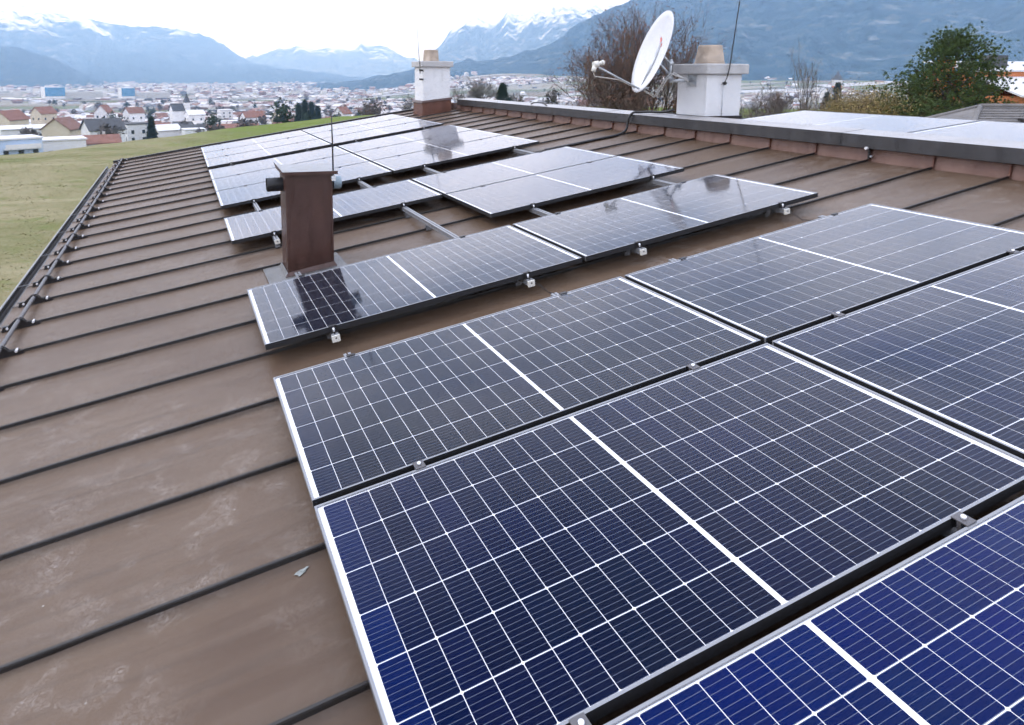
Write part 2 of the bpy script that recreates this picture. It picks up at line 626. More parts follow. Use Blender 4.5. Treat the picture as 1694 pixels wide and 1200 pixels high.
# gutter along the eave
g = MB()
gx, gz, gr = S_EAVE - .065, NR - .050, .082
prof = []
for i in range(9):
    t = math.pi * (1 + i / 8)
    prof.append((gx + gr * math.cos(t), gz + gr * math.sin(t)))
for i in range(8):
    p0, p1 = prof[i], prof[i + 1]
    g.face([(p0[0], A0, p0[1]), (p1[0], A0, p1[1]), (p1[0], A1, p1[1]), (p0[0], A1, p0[1])], 0, True)
g.tube([(gx - gr - .006, A0, gz + .002), (gx - gr - .006, A1, gz + .002)], .0105, 8, 1)
gutter = g.build('gutter', [M['guard'], M['zinc']], building, (0, 0, 0), R_ROOF)
e = MB()
e.box(S_EAVE - .012, S_EAVE + .02, A0, A1, NR - .05, NR - .004)
e.build('eave_strip', M['guard'], building, (0, 0, 0), R_ROOF)
# gutter hangers
hb = MB()
hb.box(gx - gr - .012, gx + gr + .02, -.014, .014, gz + .004, gz + .009)
hm = hb.mesh('gutter_hanger', M['guard'])
for k in range(K0, K1):
    if k % 2 == 0:
        put('gutter_hanger', hm, building, (0, 0.01 + (k + .5) * PITCH, 0), R_ROOF)

# ------------------------------------------------------------------ snow guard: a pipe held by one bracket on every seam
guard = empty('snow_guard', 'snow guard of a grey pipe in black seam brackets along the gutter', 'snow guard', RP(-1.6, A0, NR), R_ROOF)
gp = MB()
pts = [(0, (A1 - A0) * i / 30, .062 + .003 * math.sin(i * 1.3)) for i in range(31)]
gp.tube(pts, .0165, 10)
gp.build('pipe', M['pipe'], guard)
br = MB()
prof = [(-.125, .0), (-.115, .030), (-.072, .040), (-.036, .066), (-.016, .080), (.014, .080), (.034, .064), (.050, .040), (.10, .036), (.125, .016), (.14, 0)]
for (y0, y1) in ((-.0165, -.0095), (.0085, .0155)):
    br.prism(prof, y0, y1)
br.box(-.125, -.06, -.0165, .0155, .036, .0405)
brm = br.mesh('bracket', M['guard'])
bo = MB()
bo.tube([(0, -.024, 0), (0, .020, 0)], .0095, 8)
bom = bo.mesh('bolt', M['bolt'])
for k in range(K0, K1 + 1):
    y = 0.01 + k * PITCH - A0
    b = put('bracket', brm, guard, (0, y, 0))
    put('bolt', bom, b, (-.082, 0, .024))
    put('bolt', bom, b, (.092, 0, .030))

# ------------------------------------------------------------------ solar panels
PL, PW, PG = 2.094, 1.080, 0.030             # long side, short side, gap between columns
LIP, EDGE_S, MIDBAR = 0.0085, 0.019, 0.016
PITCH_C = (PL - 2 * LIP - 2 * EDGE_S - MIDBAR) / 24
PITCH_R = (PW - 2 * LIP - 2 * 0.004) / 6
CELL_W, CELL_H = PITCH_C - 0.0023, PITCH_R - 0.0031


def panel_meshes():
    fb = MB()
    h = -.035
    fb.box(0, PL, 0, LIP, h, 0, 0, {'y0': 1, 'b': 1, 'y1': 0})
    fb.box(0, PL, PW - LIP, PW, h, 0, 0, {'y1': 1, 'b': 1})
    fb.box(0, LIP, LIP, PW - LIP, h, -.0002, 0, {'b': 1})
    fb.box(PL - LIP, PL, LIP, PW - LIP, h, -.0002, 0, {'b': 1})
    fr = fb.mesh('frame', [M['alu'], M['alu_shade']])
    f2 = MB()
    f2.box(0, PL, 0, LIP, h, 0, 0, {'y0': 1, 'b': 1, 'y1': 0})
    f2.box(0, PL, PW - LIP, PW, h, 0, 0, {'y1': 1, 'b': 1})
    f2.box(0, LIP, LIP, PW - LIP, h, -.0002, 0, {'b': 1, 'x0': 1})  # shade of the column gap painted on this short side too
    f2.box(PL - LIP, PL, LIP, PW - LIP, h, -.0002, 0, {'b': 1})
    fr = (fr, f2.mesh('frame', [M['alu'], M['alu_shade']]))
    bb = MB()
    bb.box(LIP - .001, PL - LIP + .001, LIP - .001, PW - LIP + .001, -.011, -.0065)
    ba = bb.mesh('backsheet', M['back'])
    gb = MB()
    gb.face([(LIP, LIP, -.0022), (PL - LIP, LIP, -.0022), (PL - LIP, PW - LIP, -.0022), (LIP, PW - LIP, -.0022)])
    gl = gb.mesh('glass', M['glass'])
    cells = []
    w, hh, c = CELL_W / 2, CELL_H / 2, .0042
    for sgn in (1, -1):                       # half-cut cells: two corners cut on one side
        cb = MB()
        p = [(-w, -hh + c), (-w + c, -hh), (w, -hh), (w, hh), (-w + c, hh), (-w, hh - c)]
        p = [(x * sgn, y) for x, y in p]
        if sgn < 0:
            p = p[::-1]
        cb.face([(x, y, 0) for x, y in p])
        cells.append(cb.mesh('cell', M['cell']))
    gd = MB()
    for i, j, x, y in cell_spots():
        sgn = 1 if i % 2 == 0 else -1
        p = [(-w, -hh + c), (-w + c, -hh), (w, -hh), (w, hh), (-w + c, hh), (-w, hh - c)]
        p = [(x + q * sgn, y + r) for q, r in p]
        if sgn < 0:
            p = p[::-1]
        gd.face([(q, r, -.0058) for q, r in p])
    grid = gd.mesh('cell_grid', M['cell_plain'])
    return fr, ba, gl, cells, grid


def cell_spots():
    for i in range(24):
        x = LIP + EDGE_S + PITCH_C * (i + .5) + (MIDBAR if i >= 12 else 0)
        for j in range(6):
            yield i, j, x, LIP + .004 + PITCH_R * (j + .5)


PM = panel_meshes()
r3 = random.Random(11)


def solar_panel(s, a_far, label, group, cells=True, tint='navy', loc=None, rot=None, dn=0.0):
    t = empty('solar_panel', label, 'solar panel', loc if loc is not None else RP(s, a_far - PW, dn), rot or R_ROOF, group)
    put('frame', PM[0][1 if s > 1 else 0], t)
    put('backsheet', PM[1], t)
    put('glass', PM[2], t)
    ox = r3.uniform(0, 10)
    if cells:
        for i, j, x, y in cell_spots():
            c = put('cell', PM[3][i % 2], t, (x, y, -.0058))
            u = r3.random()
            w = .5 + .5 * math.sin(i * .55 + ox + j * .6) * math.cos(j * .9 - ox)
            if tint == 'dark':  # row tints paint the angle-dependent blue sheen into the cell colours
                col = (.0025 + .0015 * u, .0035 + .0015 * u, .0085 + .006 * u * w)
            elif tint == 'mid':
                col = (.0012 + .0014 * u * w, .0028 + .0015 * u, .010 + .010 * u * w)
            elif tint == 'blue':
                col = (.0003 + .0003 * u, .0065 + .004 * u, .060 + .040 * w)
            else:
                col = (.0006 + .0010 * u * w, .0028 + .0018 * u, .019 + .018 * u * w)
            if tint != 'blue' and s == 0 and i < 2:                       # viewing-angle blue painted into the first strings of the gutter-side panels
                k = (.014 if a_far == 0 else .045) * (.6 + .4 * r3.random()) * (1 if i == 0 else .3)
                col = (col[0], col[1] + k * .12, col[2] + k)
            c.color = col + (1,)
    else:
        c = put('cell_grid', PM[4], t)
        c['kind'] = 'stuff'
        c.color = (.010, .011, .030, 1)
    return t


COLS = ('gutter-side', 'ridge-side')
S_NEAR = (0.0, PL + PG)
g1 = 'solar panels of the nearest array'
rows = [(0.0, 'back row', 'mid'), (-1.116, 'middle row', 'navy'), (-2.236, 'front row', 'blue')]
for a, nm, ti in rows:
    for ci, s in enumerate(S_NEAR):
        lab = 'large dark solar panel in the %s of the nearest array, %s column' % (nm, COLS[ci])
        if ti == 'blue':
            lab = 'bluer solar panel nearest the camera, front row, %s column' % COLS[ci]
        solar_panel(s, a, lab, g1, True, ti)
for ci in range(2):
    solar_panel(.013 + ci * (PL + PG), 1.528, ('solar panel in the single row, mirroring the copper chimney', 'solar panel ending the single row on the ridge side')[ci], 'solar panels of the single row', True, 'dark')
for ci in range(2):
    solar_panel(.018 + ci * (PL + PG), 4.139, ('solar panel right behind the copper chimney with free roof in front', 'solar panel beyond the chimney row, ridge side, behind another panel')[ci], 'solar panels of the third array', False)
solar_panel(.018 + PL + PG, 4.139 - PW - .02, 'solar panel standing alone in front of the third array, ridge side', 'solar panels of the third array', False)
for blk, (af, nm) in enumerate(((8.14, 'fourth'), (11.79, 'farthest'))):
    for rr in range(3):
        for ci in range(2):
            lab = 'pale mirroring solar panel in the %s array, %s row, %s column' % (nm, ('back', 'middle', 'front')[rr], COLS[ci])
            solar_panel(.029 + ci * (PL + PG), af - rr * (PW + .02), lab, 'solar panels of the %s array' % nm, False)

# panels on the opposite slope, seen over the ridge
for i, nm in enumerate(('beside the dish chimney', 'second from the dish chimney', 'third from the dish chimney')):
    solar_panel(0, 0, 'white glaring solar panel past the ridge cap, %s' % nm, 'solar panels beyond the ridge', False,
                loc=(XR + .36, 3.22 - i * (PL + .025), .985), rot=(math.radians(5.0), 0, -math.pi / 2))

# ------------------------------------------------------------------ mounting rails with clamps and seam feet
rp = MB()


def rail(s, a0, a1, label, clamps, group):
    t = empty('mounting_rail', label, 'rail', RP(s, a0, NR), R_ROOF, group)
    Ln = a1 - a0
    b = MB()
    zt = -NR - .0355
    zb = zt - .040
    b.box(-.020, -.004, 0, Ln, zb, zt)
    b.box(.004, .020, 0, Ln, zb, zt)
    b.box(-.0038, .0038, .002, Ln - .002, zb + .002, zt - .009)
    b.box(-.0235, -.0202, 0, Ln, zb + .002, zb + .008)
    b.box(.0202, .0235, 0, Ln, zb + .002, zb + .008)
    b.build('profile', M['alu'], t)
    c = MB()
    c.box(-.024, .024, -.004, .012, zb - .004, zt - .002)
    bevel(c.build('end_cap', M['lnb'], t), .003)
    for y in (0.012,):
        h = MB()
        h.tube([(0, -.0055, zb + .022), (0, -.0042, zb + .022)], .005, 8)
        h.build('end_hole', M['black'], t)
    for ca, end in clamps:
        put('clamp', CLAMP_END if end else CLAMP_MID, t, (0, ca - a0, -NR), (0, 0, math.pi if end == 2 else 0))
    k = math.ceil((a0 - .01) / PITCH)
    while .01 + k * PITCH <= a1:
        put('seam_foot', FOOT, t, (0, .01 + k * PITCH - a0, 0))
        k += 1
    return t


cm = MB()
cm.box(-.020, .020, -.023, .023, .0005, .0040)
cm.box(-.020, .020, -.006, .006, -.03, .0005)
cm.tube([(0, 0, .0045), (0, 0, .0125)], .0075, 8, 1)
CLAMP_MID = cm.mesh('clamp', [M['pipe'], M['bolt']])
cm = MB()
cm.box(-.022, .022, -.003, .014, .0005, .0045)
cm.box(-.022, .022, -.007, -.003, -.034, .0045)
cm.box(-.022, .022, -.022, -.003, -.034, -.030)
cm.tube([(0, -.013, -.034), (0, -.013, -.006)], .0065, 8, 1)
CLAMP_END = cm.mesh('clamp', [M['guard'], M['bolt']])
ft = MB()
ft.box(-.022, .022, -.020, -.009, .010, .052)
ft.box(-.022, .022, .008, .020, .010, .052)
ft.box(-.022, .022, -.020, .020, .0365, .0525)
ft.box(-.016, .016, -.026, -.020, .040, .064)
ft.tube([(0, -.036, .022), (0, .026, .022)], .006, 8)
FOOT = ft.mesh('seam_foot', [M['alu']])

RS = (0.405, 1.69, 2.56, 3.86)
gl_ = 'mounting rails under the panels'
nth = ('closest to the gutter', 'second from the gutter', 'third from the gutter', 'closest to the ridge')
for i, s in enumerate(RS):
    near = [(0.0, 2), (-1.098, 0), (-2.216, 0), (-3.316, 1)]
    near = [(a, e_) for a, e_ in near]
    rail(s, -3.42, .115, 'aluminium mounting rail under the nearest array, %s' % nth[i], near, gl_)
    back = [(.448, 1), (1.528, 2)]
    far = [(3.059, 1), (4.139, 2), (4.86, 1), (5.95, 0), (7.05, 0), (8.14, 2), (8.51, 1), (9.60, 0), (10.70, 0), (11.79, 2)]
    if i >= 2:
        far[0] = (1.959, 1)
        far.insert(1, (3.049, 0))
    if i == 0:
        rail(s, .395, 1.76, 'short aluminium mounting rail ending at the copper chimney foot', back, gl_)
        rail(s, 2.88, 11.9, 'aluminium mounting rail starting behind the copper chimney', far, gl_)
    else:
        rail(s, .395, 11.9, 'long aluminium mounting rail under the rear arrays, %s' % nth[i], back + far, gl_)

# thin module leads hanging at the rail ends
for (s, a, lab) in ((1.72, .40, 'thin module lead hanging at the second rail end of the single row'), (3.88, .40, 'thin module lead hanging at the rail end closest to the ridge')):
    b = MB()
    b.tube([(0, .05, .08), (.02, -.02, .06), (.05, -.06, .02), (.07, -.05, .006), (.10, -.10, .005), (.16, -.14, .005)], .003, 6)
    tag(b.build('cable', M['black'], None, RP(s, a, NR), R_ROOF), lab, 'cable', 'module leads')

# loose pale flake (bird dropping) on the pan beside the near panels
fl = MB()
pts = []
for i in range(12):
    t = 2 * math.pi * i / 12
    rr = .8 + .2 * math.sin(3 * t + 1) + .12 * math.sin(5 * t)
    pts.append((.030 * rr * math.cos(t), .014 * rr * math.sin(t), .0015))
fl.face(pts)
fl.face([(p[0] * .5 + .01, p[1] * .5, .003) for p in pts])
tag(fl.build('bird_dropping', M['moss'], None, RP(-.09, -1.235, NR + .002), (0, -TH, .35)), 'pale grey-green bird dropping on the brown roof beside the near panel', 'dropping')

# ------------------------------------------------------------------ chimneys
# copper clad vent chimney
ch = put('chimney', None, building, (.375, 2.0, 0))
ch['label'] = 'slim dark copper-clad chimney with a flat cap and two side pipes'
b = MB()
b.box(0, .362, 0, .32, -.22, .74)
bevel(b.build('shaft', M['copper_dark'], ch), .004)
b = MB()
for x in (-.004, .350):
    b.box(x, x + .016, -.006, .006, -.08, .735)
b.box(.012, .350, -.0035, .001, .02, .026)
b.build('corner_fold', M['copper_dark'], ch)
b = MB()
b.v += [(-.028, -.040, .742), (.405, -.040, .734), (.405, .345, .748), (-.028, .345, .756), (-.028, -.040, .768), (.405, -.040, .760), (.405, .345, .774), (-.028, .345, .782), (-.044, -.044, .792), (-.044, .352, .806)]
b.f += [(0, 3, 2, 1), (4, 5, 6, 7), (0, 1, 5, 4), (1, 2, 6, 5), (2, 3, 7, 6), (3, 0, 8, 9), (4, 7, 9, 8), (0, 4, 8), (3, 9, 7)]
b.mi += [0, 1, 0, 0, 0, 0, 0, 0, 0]
b.sm += [False] * 9
b.build('cap', [M['copper_dark'], M['zinc']], ch)  # pale material on the top face paints in the reflected sky
b = MB()
b.tube([(.02, .17, .645), (-.125, .17, .645)], .056, 24, 0, False)
b.tube([(.02, .17, .645), (-.118, .17, .645)], .050, 24, 0, True)
b.build('air_pipe', M['black'], ch)
b = MB()
b.tube([(.34, .17, .635), (.47, .17, .635)], .053, 24, 0, False)
b.tube([(.34, .17, .635), (.462, .17, .635)], .048, 24, 0, True)
b.tube([(.385, .17, .635), (.397, .17, .635)], .057, 24, 0, False)
b.build('exhaust_pipe', M['vent'], ch)
b = MB()
sl = ST / CT
def foot(x, y, n):
    X = .375 + x
    return (x, y, X * sl + (NR + n) / CT)
fp = [(-.16, -.24), (.46, -.24), (.46, .38), (-.16, .38)]
b.face([foot(x, y, .013) for x, y in fp])
for (x0, y0), (x1, y1) in (((-.02, -.02), (.382, -.02)), ((.382, -.02), (.382, .34)), ((.382, .34), (-.02, .34)), ((-.02, .34), (-.02, -.02))):
    q0, q1 = foot(x0 * 1.0, y0, .013), foot(x1, y1, .013)
    cx, cy = .181, .16
    i0 = (cx + (x0 - cx) * .93, cy + (y0 - cy) * .93, q0[2] + .035)
    i1 = (cx + (x1 - cx) * .93, cy + (y1 - cy) * .93, q1[2] + .035)
    o0 = (cx + (x0 - cx) * 1.03, cy + (y0 - cy) * 1.03, q0[2] + .002)
    o1 = (cx + (x1 - cx) * 1.03, cy + (y1 - cy) * 1.03, q1[2] + .002)
    b.face([o0, o1, i1, i0], 1 if y0 == y1 == -.02 else 0)
b.build('flashing', [M['lead'], M['copper_dark']], ch)

rod = empty('lightning_rod', 'thin lightning rod clamped to the copper chimney', 'lightning rod', (.375 + .372, 1.985, .62))
b = MB()
b.tube([(0, 0, 0), (.0, .0, .35), (-.004, .005, .62)], [.007, .006, .004], 6)
b.build('shaft', M['guard'], rod)
b = MB()
b.box(-.016, .016, -.014, .014, .06, .10)
b.build('clamp', M['bolt'], rod)

# white chimney at the far end
ch = put('chimney', None, building, (4.86, 11.5, 0))
ch['label'] = 'white rendered chimney with red copper foot at the far roof end'
b = MB()
b.box(0, .665, 0, .60, .45, 1.70)
bevel(b.build('shaft', M['white'], ch), .012)
b = MB()
b.v += [(-.03, -.03, .42), (.70, -.03, .42), (.70, .63, .42), (-.03, .63, .42), (-.018, -.018, .90), (.683, -.018, .98), (.683, .618, .98), (-.018, .618, .90)]
b.f += [(0, 1, 5, 4), (1, 2, 6, 5), (2, 3, 7, 6), (3, 0, 4, 7), (4, 5, 6, 7)]
b.mi += [0] * 5
b.sm += [False] * 5
b.build('flashing', M['copper_red'], ch)
b = MB()
b.v += [(-.05, -.05, .885), (.715, -.05, .965), (.715, .65, .965), (-.05, .65, .885), (-.03, -.03, .93), (.695, -.03, 1.01), (.695, .63, 1.01), (-.03, .63, .93)]
b.f += [(0, 1, 5, 4), (1, 2, 6, 5), (2, 3, 7, 6), (3, 0, 4, 7), (4, 5, 6, 7), (3, 2, 1, 0)]
b.mi += [0] * 6
b.sm += [False] * 6
b.build('flashing_trim', M['copper_dark'], ch)
b = MB()
b.box(-.06, .725, -.06, .66, 1.70, 1.83)
bevel(b.build('cap_slab', M['slab'], ch), .012)


def pot(parent, cx, cy, z0, r0, r1, h, col):
    b = MB()
    n = 28
    prof = [(r0 * 1.04, 0), (r0 * 1.04, .03), (r0, .035), (r1 * 1.02, h - .03), (r1 * .98, h), (r1 * .8, h), (r1 * .8, h - .15)]
    bb = len(b.v)
    for r_, z in prof:
        for k in range(n):
            t = 2 * math.pi * k / n
            b.v.append((cx + r_ * math.cos(t), cy + r_ * math.sin(t), z0 + z))
    for i in range(len(prof) - 1):
        for k in range(n):
            k2 = (k + 1) % n
            b.f.append((i * n + k, i * n + k2, (i + 1) * n + k2, (i + 1) * n + k))
            b.mi.append(0)
            b.sm.append(True)
    return b.build('pot', col, parent)


pot(ch, .30, .3, 1.825, .185, .165, .27, M['pot'])
rod = empty('lightning_rod', 'thin pale lightning rod beside the far white chimney', 'lightning rod', (4.80, 11.52, 1.55))
b = MB()
b.tube([(.0, 0, 0), (-.03, 0, .4), (-.08, 0, 1.12)], [.012, .011, .008], 6)
b.build('shaft', M['dish_back'], rod)
b = MB()
b.box(-.02, .07, -.02, .02, .05, .09)
b.box(-.02, .07, -.02, .02, -.15, -.11)
b.build('clamp', M['guard'], rod)

# white chimney carrying the dish
ch = put('chimney', None, building, (5.95, 3.67, 0))
ch['label'] = 'white rendered chimney behind the ridge with the satellite dish'
b = MB()
b.box(0, .57, 0, .56, .5, 1.54)
bevel(b.build('shaft', M['white'], ch), .014)
b = MB()
b.box(-.055, .63, -.055, .615, 1.535, 1.668)
bevel(b.build('cap_slab', M['slab'], ch), .015)
pot(ch, .27, .28, 1.662, .185, .150, .25, M['pot'])
b = MB()
b.box(-.02, .59, -.02, .58, .70, 1.0)
b.build('flashing', M['guard'], ch)

rod = empty('lightning_rod', 'long dark lightning rod leaning beside the dish chimney', 'lightning rod', (6.20, 3.655, .99))
b = MB()
b.tube([(0, 0, 0), (0, 0, .43)], .004, 6)
b.build('down_wire', M['dish_back'], rod)
b = MB()
b.tube([(0, -.012, .43), (0, -.055, .50), (.02, -.068, .62), (.14, -.075, 1.75), (.17, -.075, 2.2)], [.006, .006, .0075, .0065, .004], 6)
b.build('shaft', M['guard'], rod)
b = MB()
for i in range(6):
    pass
b.tube([(0, .004, .43), (0, -.03, .43)], [.012, .024], 12)
b.tube([(0, -.03, .43), (0, -.05, .43)], [.024, .014], 12)
b.build('insulator', M['black'], rod)

# ------------------------------------------------------------------ satellite dish
DC = at(1078, 86, 8.95)
az = math.radians(-73)
tilt = math.radians(19)
nrm = Vector((math.sin(az) * math.cos(tilt), math.cos(az) * math.cos(tilt), math.sin(tilt)))
side = Vector((math.cos(az), -math.sin(az), 0))
upv = side.cross(nrm)
if upv.z < 0:
    upv = -upv
    side = -side
dish = empty('satellite_dish', 'white satellite dish with feed arm on the ridge chimney', 'satellite dish', at(1107, 135, 8.95))
dl = dish.location
o_ = DC - dl


def dp(u, v, w):
    return o_ + side * u + upv * v + nrm * w


b = MB()
N, K = 36, 8
RA, RB = .50, .56
idx = []
for side_ in (0, 1):
    for k in range(K + 1):
        for i in range(N):
            t = 2 * math.pi * i / N
            r_ = k / K
            w = .085 * (r_ * r_ - 1) - (.006 if side_ else 0)
            b.v.append(tuple(dp(RA * r_ * math.cos(t), RB * r_ * math.sin(t), w)))
for side_ in (0, 1):
    o = side_ * (K + 1) * N
    for k in range(K):
        for i in range(N):
            i2 = (i + 1) % N
            f = (o + k * N + i, o + k * N + i2, o + (k + 1) * N + i2, o + (k + 1) * N + i)
            b.f.append(f if side_ == 0 else f[::-1])
            b.mi.append(side_)
            b.sm.append(True)
for i in range(N):
    i2 = (i + 1) % N
    b.f.append((K * N + i, K * N + i2, (2 * K + 1) * N + i2, (2 * K + 1) * N + i))
    b.mi.append(1)
    b.sm.append(False)
reflector = b.build('reflector', [M['dish'], M['dish_back']], dish)
b = MB()
for (u, v, r_) in ((.02, .17, .045), (-.03, .12, .03), (.05, .21, .026)):
    pts = []
    for i in range(10):
        t = 2 * math.pi * i / 10
        uu, vv = u + r_ * .6 * math.cos(t), v + r_ * math.sin(t)
        rr = math.hypot(uu / RA, vv / RB)
        pts.append(tuple(dp(uu, vv, .085 * (rr * rr - 1) + .003)))
    b.face(pts)
b.build('print', M['red'], reflector)
lnb = at(984, 107, 8.70) - dl
root = dp(0, -.50, -.02)
b = MB()
b.tube([root - nrm * .12 + upv * .05, root, root.lerp(lnb, .5) + Vector((0, 0, -.01)), lnb + Vector((.05, .0, -.03))], .014, 8)
b.build('feed_arm', M['dish_back'], dish)
b = MB()
dr = (DC - dl - lnb).normalized()
b.tube([lnb - dr * .02, lnb + dr * .05], .040, 14)
b.tube([lnb + dr * .05, lnb + dr * .10], .026, 14)
b.tube([lnb + dr * .10, lnb + dr * .13], .034, 14)
b.tube([lnb - dr * .0 + Vector((0, 0, -.02)), lnb + Vector((-.02, 0, -.09))], .030, 10)
b.build('feed_head', M['lnb'], dish)
b = MB()
b.tube([lnb + Vector((-.02, 0, -.09)), lnb + Vector((.0, 0, -.15)), lnb.lerp(root, .3) + Vector((0, 0, -.08)), lnb.lerp(root, .55) + Vector((0, 0, -.025)), lnb.lerp(root, .9) + Vector((0, 0, -.02))], .007, 6)
mt = at(1107, 118, 8.95) - dl
pl = Vector((5.95, 3.95, 1.46)) - dl
b.tube([root - nrm * .04, root - nrm * .22 + Vector((0, 0, -.04)), mt + Vector((-.10, -.02, -.13)), mt + Vector((.0, -.02, -.03)), pl + Vector((-.12, -.06, .0))], .009, 6)
b.tube([root - nrm * .06, root - nrm * .25 + Vector((0, 0, -.02)), mt + Vector((-.05, -.03, -.10)), mt + Vector((.06, -.03, -.02)), pl + Vector((-.12, -.07, -.02))], .009, 6)
b.build('coax_cable', M['cable'], dish)
b = MB()
mz0, mz1 = pl.z - .03, pl.z + .27
mx = mt.x + .02
b.tube([(mx, mt.y, mz0), (mx, mt.y, mz1)], .020, 12)
b.tube([(mx, mt.y, mz0 + .01), pl + Vector((-.0, 0, .0))], .022, 12)
b.build('mast', M['dish_back'], dish)
b = MB()
c0 = dp(0, -.02, -.09)
for dz in (.06, .20):
    q = Vector((mx, mt.y, mz0 + dz + .03))
    d = (q - c0)
    b.tube([c0 + Vector((0, 0, dz - .13)), q], .017, 8)
b.tube([dp(0, .16, -.09), dp(0, -.50, -.045)], .022, 8)
b.tube([Vector((mx - .04, mt.y, mz0 + .06)), Vector((mx + .03, mt.y, mz0 + .06))], .03, 8)
b.tube([Vector((mx - .04, mt.y, mz0 + .24)), Vector((mx + .03, mt.y, mz0 + .24))], .03, 8)
b.build('bracket', M['dish_back'], dish)
b = MB()
b.box(pl.x - .012, pl.x + .0, pl.y - .09, pl.y + .09, pl.z - .08, pl.z + .07)
for sy in (-.06, .06):
    for sz in (-.05, .045):
        b.tube([(pl.x - .028, pl.y + sy, pl.z + sz), (pl.x - .010, pl.y + sy, pl.z + sz)], .010, 8)
b.build('wall_plate', M['dish_back'], dish)

# black conduit from the dish over the ridge cap and along a seam
b = MB()
cz = 1.012
pA = RP(5.66, 4.80, NR + .035)
pts = [(5.94, 4.27, 1.06), (5.93, 4.36, 1.03), (5.88, 4.46, cz), (5.80, 4.60, cz), (5.72, 4.70, cz - .01), (5.645, 4.76, .995), (5.60, 4.79, .93), (5.585, 4.80, .84), (5.575, 4.80, .78), (5.53, 4.78, .735), (5.45, 4.765, .70)]
pts += [tuple(RP(s, 4.735 + .004 * math.sin(s * 9), NR + .026)) for s in (5.35, 5.2, 5.0, 4.8, 4.6, 4.4, 4.25)]
# smooth and corrugate
def catmull(P, n=8):
    P = [Vector(p) for p in P]
    out = []
    for i in range(len(P) - 1):
        p0, p1, p2, p3 = P[max(i - 1, 0)], P[i], P[i + 1], P[min(i + 2, len(P) - 1)]
        for k in range(n):
            t = k / n
            out.append(.5 * ((2 * p1) + (p2 - p0) * t + (2 * p0 - 5 * p1 + 4 * p2 - p3) * t * t + (3 * p1 - p0 - 3 * p2 + p3) * t ** 3))
    out.append(P[-1])
    return out
cp = catmull(pts, 10)
b.tube(cp, [.019 if i % 2 else .0165 for i in range(len(cp))], 8)
tag(b.build('cable_conduit', M['black']), 'black corrugated cable conduit running over the ridge cap onto the roof', 'conduit')
b = MB()
b.tube(catmull([(5.72, 7.32, .965), (5.70, 7.40, 1.015), (5.70, 7.60, 1.03), (5.71, 7.80, 1.02), (5.73, 7.95, .99)], 6), .012, 6)
tag(b.build('cable', M['guard']), 'short dark wire looped over the far part of the ridge cap', 'cable')

#@@BACKGROUND@@
# ------------------------------------------------------------------ numeric noise
def _hash(ix, iy, seed):
    h = (ix.astype(np.int64) * 374761393 + iy.astype(np.int64) * 668265263 + seed * 1442695041) & 0x7fffffff
    h = ((h ^ (h >> 13)) * 1274126177) & 0x7fffffff
    return ((h ^ (h >> 16)) & 0xffff) / 65535.0


def vnoise(x, y, seed=0):
    ix, iy = np.floor(x), np.floor(y)
    fx, fy = x - ix, y - iy
    fx, fy = fx * fx * (3 - 2 * fx), fy * fy * (3 - 2 * fy)
    a, b = _hash(ix, iy, seed), _hash(ix + 1, iy, seed)
    c, d = _hash(ix, iy + 1, seed), _hash(ix + 1, iy + 1, seed)
    return (a * (1 - fx) + b * fx) * (1 - fy) + (c * (1 - fx) + d * fx) * fy


def fbm(x, y, seed=0, oct=5, ridged=False):
    s, amp, tot = 0, 1.0, 0
    for i in range(oct):
        n = vnoise(x, y, seed + i)
        if ridged:
            n = 1 - abs(2 * n - 1)
        s = s + n * amp
        tot += amp
        amp *= .5
        x, y = x * 2.03 + 17.1, y * 2.03 - 9.7
    return s / tot


def smooth(x, a, b):
    t = np.clip((x - a) / (b - a), 0, 1)
    return t * t * (3 - 2 * t)


def grid_obj(name, X, Y, Z, mat, wrap=False, smooth_=True, kind='structure'):
    nr, na = X.shape
    v = np.stack([X, Y, Z], -1).reshape(-1, 3)
    i = np.arange(nr - 1)[:, None] * na
    j = np.arange(na if wrap else na - 1)[None, :]
    j2 = (j + 1) % na
    f = np.stack([i + j, i + j2, i + na + j2, i + na + j], -1).reshape(-1, 4)
    me = bpy.data.meshes.new(name)
    me.vertices.add(len(v))
    me.vertices.foreach_set('co', v.ravel())
    me.loops.add(f.size)
    me.loops.foreach_set('vertex_index', f.ravel().astype(np.int32))
    me.polygons.add(len(f))
    me.polygons.foreach_set('loop_start', (np.arange(len(f)) * 4).astype(np.int32))
    me.polygons.foreach_set('loop_total', np.full(len(f), 4, np.int32))
    me.polygons.foreach_set('use_smooth', np.full(len(f), smooth_, bool))
    me.materials.append(mat)
    me.update(calc_edges=True)
    me.validate()
    o = put(name, me)
    if kind:
        o['kind'] = kind
    return o


def tri_obj(name, V, n, mat, parent=None, loc=(0, 0, 0)):
    """V: (faces*n, 3) loose polygons of n corners"""
    me = bpy.data.meshes.new(name)
    k = len(V) // n
    me.vertices.add(len(V))
    me.vertices.foreach_set('co', np.asarray(V, np.float32).ravel())
    me.loops.add(len(V))
    me.loops.foreach_set('vertex_index', np.arange(len(V), dtype=np.int32))
    me.polygons.add(k)
    me.polygons.foreach_set('loop_start', (np.arange(k) * n).astype(np.int32))
    me.polygons.foreach_set('loop_total', np.full(k, n, np.int32))
    me.materials.append(mat)
    me.update(calc_edges=True)
    return put(name, me, parent, loc)


